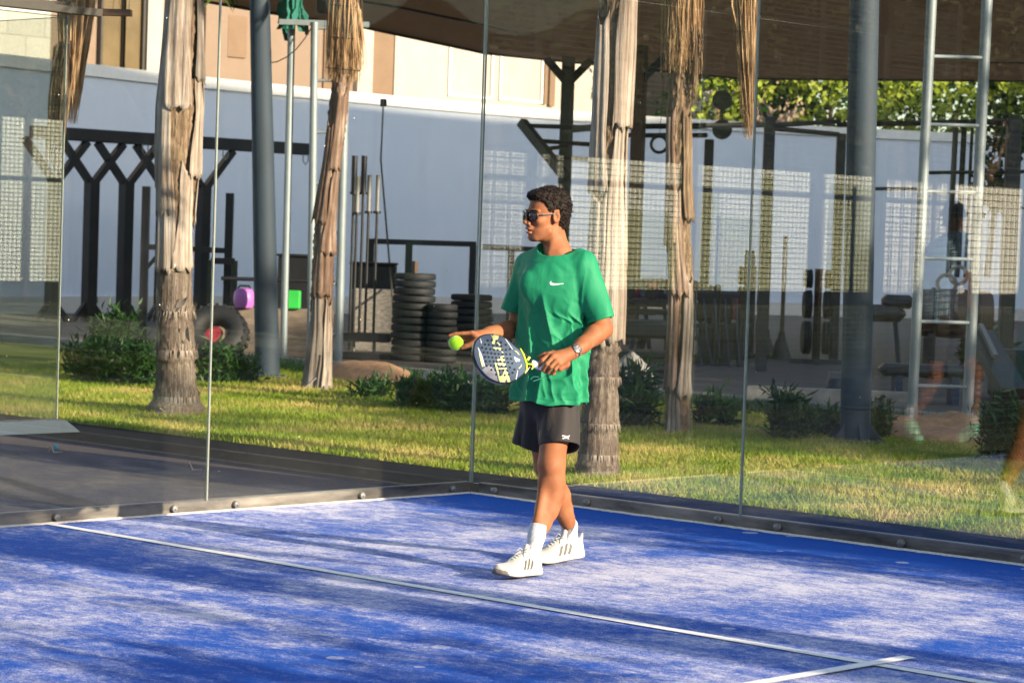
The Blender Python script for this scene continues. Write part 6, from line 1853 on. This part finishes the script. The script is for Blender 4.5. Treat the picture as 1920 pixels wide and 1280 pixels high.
    for s_ in (-1, 1):
        c = h0 + Rm @ A_(.108, 0, .106); mb.tube([c, c + Rm @ A_(.004, s_ * .02, .014), c + Rm @ A_(.014, s_ * .030, .002), c + Rm @ A_(.010, s_ * .012, -.002)], .0024, 6)
        mb.tube([c, c + Rm @ A_(.02, s_ * .018, -.006), c + Rm @ A_(.035, s_ * .03, -.022)], .0022, 6)
    mb.build('laces', simple('lace', (.62, .60, .52), .7, var=.1), root, True, off=False)
    # sock
    a = h0 + Rm @ A_(.055, 0, .05)
    def sock(P):
        d = chain(P, [(a, .034), (ank, sock_r), (sock_top, sock_r + .002)], .02)
        ax = (np.array(sock_top) - np.array(ank)); ax = ax / np.linalg.norm(ax); t = (P - np.asarray(sock_top, np.float32)) @ ax.astype(np.float32)
        d = smin(d, cap(P, h0 + Rm @ A_(.05, 0, .07), h0 + Rm @ A_(.11, 0, .082), .030, .020), .02)
        return np.maximum(d + .0009 * vnoise(P, 50, 2), t)
    lo2, hi2 = bbox([a, ank, sock_top, h0 + Rm @ A_(.12, 0, .09)], .06)
    v_, f_ = sdf_build(sock, lo2, hi2, .0030); to_obj('sock', [(v_, f_)], skm, person)
hL = L_(1007, 1068, -.225); hL[2] = .0
d_ = np.array([-.60, -.80])
shoe(1, hL, d_, math.radians(3), anL + np.array([0, 0, .0]), L_(1010, 984, -.238), .036, 'front')
hR_ = L_(1089, 1043, .275); hR_[2] = .022
shoe(1, hR_, np.array([-.80, -.60]), math.radians(-4.0), anR, L_(1066, 984, .262), .036, 'rear')

# ---- watch and wristbands on the racket arm
ax = (wrL - elL); ax /= np.linalg.norm(ax)
wc = elL + (wrL - elL) * .97; tocam = np.array([0, -1.0, .1]); nrm = tocam - ax * (tocam @ ax); nrm /= np.linalg.norm(nrm)
wt = bpy.data.objects.new('wristwatch', None); link(wt, person)
v_, f_ = torus(wc, .0285, .0030, ax, 32, 8); 
mb = MB()
for k in (-.006, -.002, .002, .006):
    v_, f_ = torus(wc + ax * k, .0288, .0026, ax, 32, 8); mb.add(v_, f_)
mb.build('strap', M['bench'], wt, True, off=False)
q = Vector(nrm).to_track_quat('Z', 'Y').to_matrix()
MB().lathe([(.0, -.004), (.0200, -.004), (.0212, .000), (.0212, .005), (.0165, .0085), (.0155, .0085), (.0150, .0070), (.0, .0070)], 32, wc + nrm * .030, q).build('case', simple('silver', (.36, .36, .35), .22, .9, var=.1), wt, True, off=False)
MB().lathe([(.0, .0072), (.0148, .0072), (.0148, .0078), (.0, .0078)], 32, wc + nrm * .030, q).build('dial', simple('dial', (.07, .07, .075), .25, var=.1), wt, True, off=False)
mb = MB()
for k in range(12):
    a = k * math.pi / 6; d0 = q @ Vector((math.cos(a), math.sin(a), 0)); c = Vector(wc + nrm * .0384); mb.bar(c + d0 * .0095, c + d0 * .0138, .0016, .0008)
for sx_, sy_ in ((.006, 0), (-.003, .005), (-.003, -.005)):
    c = Vector(wc + nrm * .0384) + q @ Vector((sx_, sy_, 0)); v_, f_ = torus(c, .003, .0007, nrm, 16, 4); mb.add(v_, f_)
mb.build('markers', simple('marker', (.75, .75, .73), .3, var=.05), wt, True, off=False)
wb = wrL + ax * .006; mb = MB()
for k, tl in ((0, .1), (.006, -.12)):
    v_, f_ = torus(wb + ax * k, .0275, .0024, ax + np.array([tl, 0, tl]), 32, 6); mb.add(v_, f_)
c = L_(1061, 689, -.31); v_, f_ = torus(c, .010, .0018, (.3, -1, .1), 20, 6); mb.add(v_, f_)
mb.build('wristband', M['black'], person, True, off=False)

# ---- ball
bc = L_(855, 643, -.118)
Wp = world_of(person)
bl = thing('padel_ball', 'bright lime padel ball held between the players fingertips', 'ball', Wp @ Vector(bc))
fz, nt, b = new_mat('felt')
b.inputs['Base Color'].default_value = (.34, .70, .005, 1); b.inputs['Roughness'].default_value = .95; b.inputs['Sheen Weight'].default_value = .5
bump(nt, noise(nt, coords(nt), 500, 2, .8), b, .5, .002)
V = []; F = []; n1, n2 = 40, 24
for i in range(n2 + 1):
    for j in range(n1):
        a = math.pi * i / n2; c_ = 2 * math.pi * j / n1; V.append((.0338 * math.sin(a) * math.cos(c_), .0338 * math.sin(a) * math.sin(c_), .0338 * math.cos(a)))
for i in range(n2):
    for j in range(n1): k = i * n1 + j; k2 = i * n1 + (j + 1) % n1; F.append((k, k2, k2 + n1, k + n1))
link(bpy.data.objects.new('felt', mesh_np('felt', V, F, fz, True)), bl)
pts = []
for k in range(61):
    t_ = 2 * math.pi * k / 60; p = np.array([math.cos(t_) + .44 * math.cos(3 * t_) * .3, math.sin(t_) - .13 * math.sin(3 * t_), .75 * math.sin(2 * t_)]); p /= np.linalg.norm(p)
    p = np.array(Matrix.Rotation(.9, 3, 'Y') @ Vector(p)); pts.append(p * .0337)
MB().tube(pts, .0009, 5).build('seam', simple('seam', (.30, .42, .05), .8, var=.1), bl, True, off=False)

# ---- racket
rn = np.array([.24, -.93, .26]); rn /= np.linalg.norm(rn)
rc = L_(938, 674, -.385)
def RP(u, v, lift=0.0):
    """picture point on the racket face plane (player local)"""
    Wi = Wp.inverted(); c = np.array(Wi @ Vector(CAM)); t = np.array(L_(u, v, 0)); d = t - c
    s = ((rc - c) @ rn) / (d @ rn); return c + d * s + rn * lift
zr = lambda x, y: (880 + x / 11.127, 615 + y / 11.13)
RQ = lambda x, y, l=0.0: RP(*zr(x, y), l)
rk = thing('padel_racket', 'dark blue perforated padel racket with pale lime lettering in the players hand', 'racket', tuple(Wp @ Vector(rc)), PRZ)
rcl = rc
def rloc(p): return Vector(np.array(p) - rcl)
outline = [(500, 112), (640, 140), (750, 190), (860, 275), (960, 372), (1050, 440), (1110, 510), (1150, 610), (1180, 720), (1195, 830), (1180, 925), (1090, 1010), (980, 1085), (850, 1140), (720, 1158), (600, 1140), (480, 1100), (370, 1035), (270, 940), (185, 830), (125, 700), (85, 560), (80, 430), (105, 310), (165, 210), (250, 150), (370, 115)]
from mathutils import geometry as _g
ol = smoothpts(outline + outline[:1], 4)[:-1]
cx_ = sum(p[0] for p in ol) / len(ol); cy_ = sum(p[1] for p in ol) / len(ol)
TH = .036
def ringp(sc_, off): return [rloc(RQ(cx_ + (x - cx_) * sc_, cy_ + (y - cy_) * sc_, off)) for x, y in ol]
rings_ = [ringp(.955, 0.0), ringp(.985, -.0015), ringp(1.0, -.006), ringp(1.0, -TH + .006), ringp(.985, -TH + .0015), ringp(.955, -TH)]
n = len(ol); V = [p for r_ in rings_ for p in r_]; F = []
for i in range(5):
    for k in range(n): j = (k + 1) % n; F.append((i * n + k, i * n + j, (i + 1) * n + j, (i + 1) * n + k))
F.append(tuple((5 * n + k) for k in range(n)))
frm = simple('racket_frame', (.012, .014, .022), .25, var=.3)
bmesh_dir = None
def fixn(o):
    import bmesh
    bm = bmesh.new(); bm.from_mesh(o.data); bmesh.ops.recalc_face_normals(bm, faces=bm.faces); bm.to_mesh(o.data); bm.free(); return o
fr = fixn(link(bpy.data.objects.new('frame', mesh_np('frame', V, F, frm, True)), rk))
fcm, nt, b = new_mat('racket_face')
f = noise(nt, coords(nt, (60, 60, 3)), 3, 3, .6)
nt.links.new(ramp(nt, f, [(.3, (.018, .045, .095)), (.7, (.035, .075, .130))]), b.inputs['Base Color']); b.inputs['Roughness'].default_value = .32
fp = ringp(.955, .0004)
fixn(link(bpy.data.objects.new('face', mesh_np('face', fp, [tuple(range(n))], fcm)), rk))
# silver worn part at the lower left of the face
def mark(polys, name, mat, lift=.0008, ext=None):
    V = []; F = []
    for poly in polys:
        b0_ = len(V); V += [rloc(RQ(x, y, lift)) for x, y in poly]
        tri = _g.tessellate_polygon([[Vector((x, y, 0)) for x, y in poly]])
        for t3 in tri: F.append(tuple(b0_ + i for i in t3))
    return fixn(link(bpy.data.objects.new(name, mesh_np(name, V, F, mat)), rk))
silver = simple('racket_silver', (.26, .26, .28), .3, .3, var=.3, nscale=30)
mark([[(340, 800), (430, 770), (520, 860), (560, 960), (600, 1115), (520, 1085), (420, 1030), (330, 950), (270, 870)]], 'silver_panel', silver, .0006)
lime = simple('pale_lime_print', (.66, .72, .28), .4, var=.08)
L1 = [[(445, 132), (485, 165), (515, 138), (612, 155), (615, 190), (590, 240), (545, 262), (520, 340), (475, 330), (470, 285), (495, 235), (478, 200)],
      [(572, 295), (592, 290), (655, 358), (640, 375)],
      [(500, 402), (560, 402), (665, 415), (655, 468), (610, 455), (560, 450), (515, 448)],
      [(665, 480), (695, 490), (712, 527), (690, 522)],
      [(640, 600), (718, 572), (738, 700), (690, 708), (650, 660), (600, 690), (580, 665)],
      [(585, 722), (752, 738), (768, 795), (690, 790), (625, 780), (600, 768)],
      [(600, 840), (775, 830), (788, 850), (612, 862)],
      [(528, 722), (565, 728), (632, 1000), (690, 985), (735, 870), (790, 885), (858, 1118), (800, 1130), (772, 1060), (740, 1135), (640, 1130), (618, 1085), (585, 930), (548, 800)]]
mark(L1, 'lettering', lime, .0012)
wl = simple('white_racket_print', (.70, .72, .75), .4, var=.05)
mark([[(932, 595), (1062, 660), (1035, 700), (1000, 690), (975, 708), (955, 670)], [(740, 215), (760, 222), (905, 435), (893, 440)], [(222, 215), (232, 215), (262, 300), (245, 330)], [(1005, 880), (1016, 882), (985, 1070), (965, 1068)],
      [(172, 400), (190, 405), (262, 560), (330, 800), (314, 800), (235, 600)]], 'white_marks', wl, .0012)
mark([[(930, 462), (1000, 490), (1045, 555), (1030, 560), (985, 505)], [(1085, 745), (1092, 790), (1040, 850), (1025, 840), (1075, 790)], [(195, 515), (222, 520), (300, 800), (265, 810), (225, 650)]], 'lime_marks', lime, .0014)
# drilled holes
holes = []
for row in ([(382, 258), (468, 258), (562, 268), (658, 300), (760, 348), (845, 438)], [(325, 342), (405, 348), (490, 355), (575, 365), (662, 375)], [(265, 410), (350, 430), (437, 438), (515, 448), (592, 452), (680, 458), (762, 455)],
            [(300, 505), (382, 515), (460, 525), (535, 535), (610, 540), (692, 542), (768, 545), (852, 548)], [(325, 600), (402, 605), (482, 612), (557, 618), (632, 625), (708, 628), (790, 635), (868, 640)],
            [(343, 692), (425, 692), (505, 695), (575, 698), (650, 702), (725, 706), (808, 716), (895, 735)], [(360, 790), (443, 785), (522, 787), (597, 787), (675, 790), (755, 797), (845, 820), (940, 862)],
            [(458, 872), (540, 877), (625, 882), (708, 884), (790, 892)], [(555, 968), (643, 980), (737, 982), (820, 968), (902, 932)]): holes += row
V = []; F = []
for (x, y) in holes:
    c = np.array(RQ(x, y, .0018)); e1 = np.array(RQ(x + 20, y, .0018)) - c; e1 = e1 - rn * (e1 @ rn); e1 /= np.linalg.norm(e1); e2 = np.cross(rn, e1); b0_ = len(V)
    for k in range(12): a = 2 * math.pi * k / 12; V.append(rloc(c + (e1 * math.cos(a) + e2 * math.sin(a)) * .0048))
    F.append(tuple(range(b0_, b0_ + 12)))
fixn(link(bpy.data.objects.new('drilled_holes', mesh_np('drilled_holes', V, F, simple('hole_black', (.003, .003, .005), .9, var=.1))), rk))
# throat: two arms meeting at the handle
def rt(u, v, l=-TH / 2): return Vector(np.array(RP(u, v, l)) - rcl)
mb = MB()
mb.tube([rt(973, 653), rt(984, 663), rt(997, 673)], [.011, .010, .011], 10); mb.tube([rt(986, 697), rt(991, 690), rt(998, 682)], [.012, .010, .011], 10)
mb.tube([rt(978, 667), rt(983, 678), rt(984, 690)], [.010, .010, .010], 10)
mb.build('throat', frm, rk, True, off=False)
neon = simple('neon_yellow', (.62, .85, .03), .35, var=.05)
mb = MB(); mb.tube([rt(976, 653, -.004), rt(982, 665, -.002), rt(987, 680, -.002), rt(988, 692, -.002), rt(985, 699, -.004)], [.003, .0045, .0048, .0045, .003], 8)
mb.tube([rt(993, 669, -.002), rt(989, 675, .0)], [.005, .006], 8)
mb.tube([rt(990, 682, -.002), rt(998, 683, .0), rt(1000, 687, .0), rt(997, 692, -.002)], [.003, .0042, .0045, .003], 8)
mb.build('neon_trim', neon, rk, True, off=False)
hd = (rt(1050, 695) - rt(1002, 680)).normalized(); h0_ = rt(1000, 680); 
gm = simple('white_grip', (.75, .76, .78), .6, var=.08, nscale=90)
q = hd.to_track_quat('Z', 'Y').to_matrix()
prof = [(.0, -.004), (.015, -.004)] + [(.0165 + .0008 * (i % 2), .004 + .006 * i) for i in range(13)] + [(.018, .080), (.019, .085), (.0, .087)]
MB().lathe(prof, 20, h0_, q).build('grip', gm, rk, True, off=False)
MB().tube([rt(1040, 698, -.03), rt(1020, 706, -.03), rt(1003, 712, -.03), rt(998, 708, -.03), rt(1004, 703, -.03), rt(1014, 704, -.03)], .0022, 6).build('wrist_cord', M['green'], rk, True, off=False)

# ================================================================== THE OTHER PLAYER (only mirrored in the back glass)
P2 = np.array([-1.62, -6.75, .012])
p2 = thing('person', 'second player in pale blue shirt stooping, mirrored faintly behind the right ladder', 'person', P2, 0)
# built where the mirror image stands, then folded over the glass plane
def m2(u, v, D=20.0):
    p = at(u, v, D); return np.array([p.x, -p.y, p.z]) - P2
S2 = dict(hd=m2(1788, 408), nk=m2(1793, 438), ch=m2(1772, 486), wa=m2(1752, 570), hip=m2(1760, 600), kL=m2(1752, 708, 19.9), aL=m2(1706, 792, 19.9), kR=m2(1828, 700, 20.2), aR=m2(1822, 800, 20.2), sh=m2(1784, 462), el=m2(1812, 520), wr=m2(1818, 575))
def b2(P):
    d = ell(P, S2['hd'], (.085, .085, .115)); d = smin(d, cap(P, S2['hd'], S2['nk'], .05, .05), .03)
    d = smin(d, chain(P, [(S2['sh'], .048), (S2['el'], .040), (S2['wr'], .028)], .02), .02)
    d = smin(d, chain(P, [(S2['hip'], .10), (S2['kL'], .062), (S2['kL'] * .6 + S2['aL'] * .4, .056), (S2['aL'], .034)], .03), .02)
    d = smin(d, chain(P, [(S2['hip'], .10), (S2['kR'], .062), (S2['kR'] * .6 + S2['aR'] * .4, .056), (S2['aR'], .034)], .03), .02)
    w_ = S2['wr']; 
    for k in range(5):
        a = (k - 2) * .25; d = smin(d, cap(P, w_, w_ + np.array([.025 * math.sin(a) * 2, .03 * math.sin(a), -.09 + .01 * abs(k - 2)]), .012, .007), .008)
    return d
allp = list(S2.values())
lo, hi = bbox(allp, .16)
v_, f_ = sdf_build(b2, lo, hi, .012); b2o = to_obj('body', [(v_, f_)], M['skin'], p2)
def s2(P):
    d = chain(P, [(S2['nk'] + np.array([0, 0, -.06]), .10), (S2['ch'], .165), (S2['wa'], .150), (S2['hip'], .150)], .06)
    d = smin(d, cap(P, S2['sh'], S2['el'] * .6 + S2['sh'] * .4, .075, .07), .05)
    return np.maximum(d + .008 * vnoise(P, 5, 4), S2['hip'][2] - .05 - P[..., 2])
v_, f_ = sdf_build(s2, lo, hi, .012); to_obj('shirt', [(v_, f_)], mat_cloth('pale_blue_polyester', (.20, .33, .45), .5), p2)
def t2(P):
    d = chain(P, [(S2['hip'], .145), (S2['hip'] * .4 + S2['kL'] * .6, .095)], .04); d = smin(d, chain(P, [(S2['hip'], .145), (S2['hip'] * .4 + S2['kR'] * .6, .095)], .04), .04); return d
v_, f_ = sdf_build(t2, lo, hi, .012); to_obj('shorts', [(v_, f_)], stm, p2)
def c2(P): return np.maximum(ell(P, S2['hd'] + np.array([0, 0, .02]), (.10, .10, .115)), S2['hd'][2] + .0 - P[..., 2])
v_, f_ = sdf_build(c2, lo, hi, .010); to_obj('cap', [(v_, f_)], M['bluegrey'], p2)
for a_, tip in ((S2['aL'], m2(1722, 815, 19.9)), (S2['aR'], m2(1800, 822, 20.2))):
    tip = np.array(tip); tip[2] = .03
    v_, f_ = sdf_build(lambda P: cap(P, a_ + np.array([0, 0, .10]), a_, .045, .045), *bbox([a_, a_ + np.array([0, 0, .1])], .08), .010); to_obj('sock', [(v_, f_)], skm, p2)
    v_, f_ = sdf_build(lambda P: np.maximum(smin(cap(P, a_ + np.array([0, 0, -.02]), tip, .050, .045), cap(P, a_, a_ + np.array([0, 0, -.05]), .05, .045), .03), -P[..., 2]), *bbox([a_, tip], .09), .010); to_obj('shoe', [(v_, f_)], simple('mint_shoe', (.20, .62, .42), .5), p2)
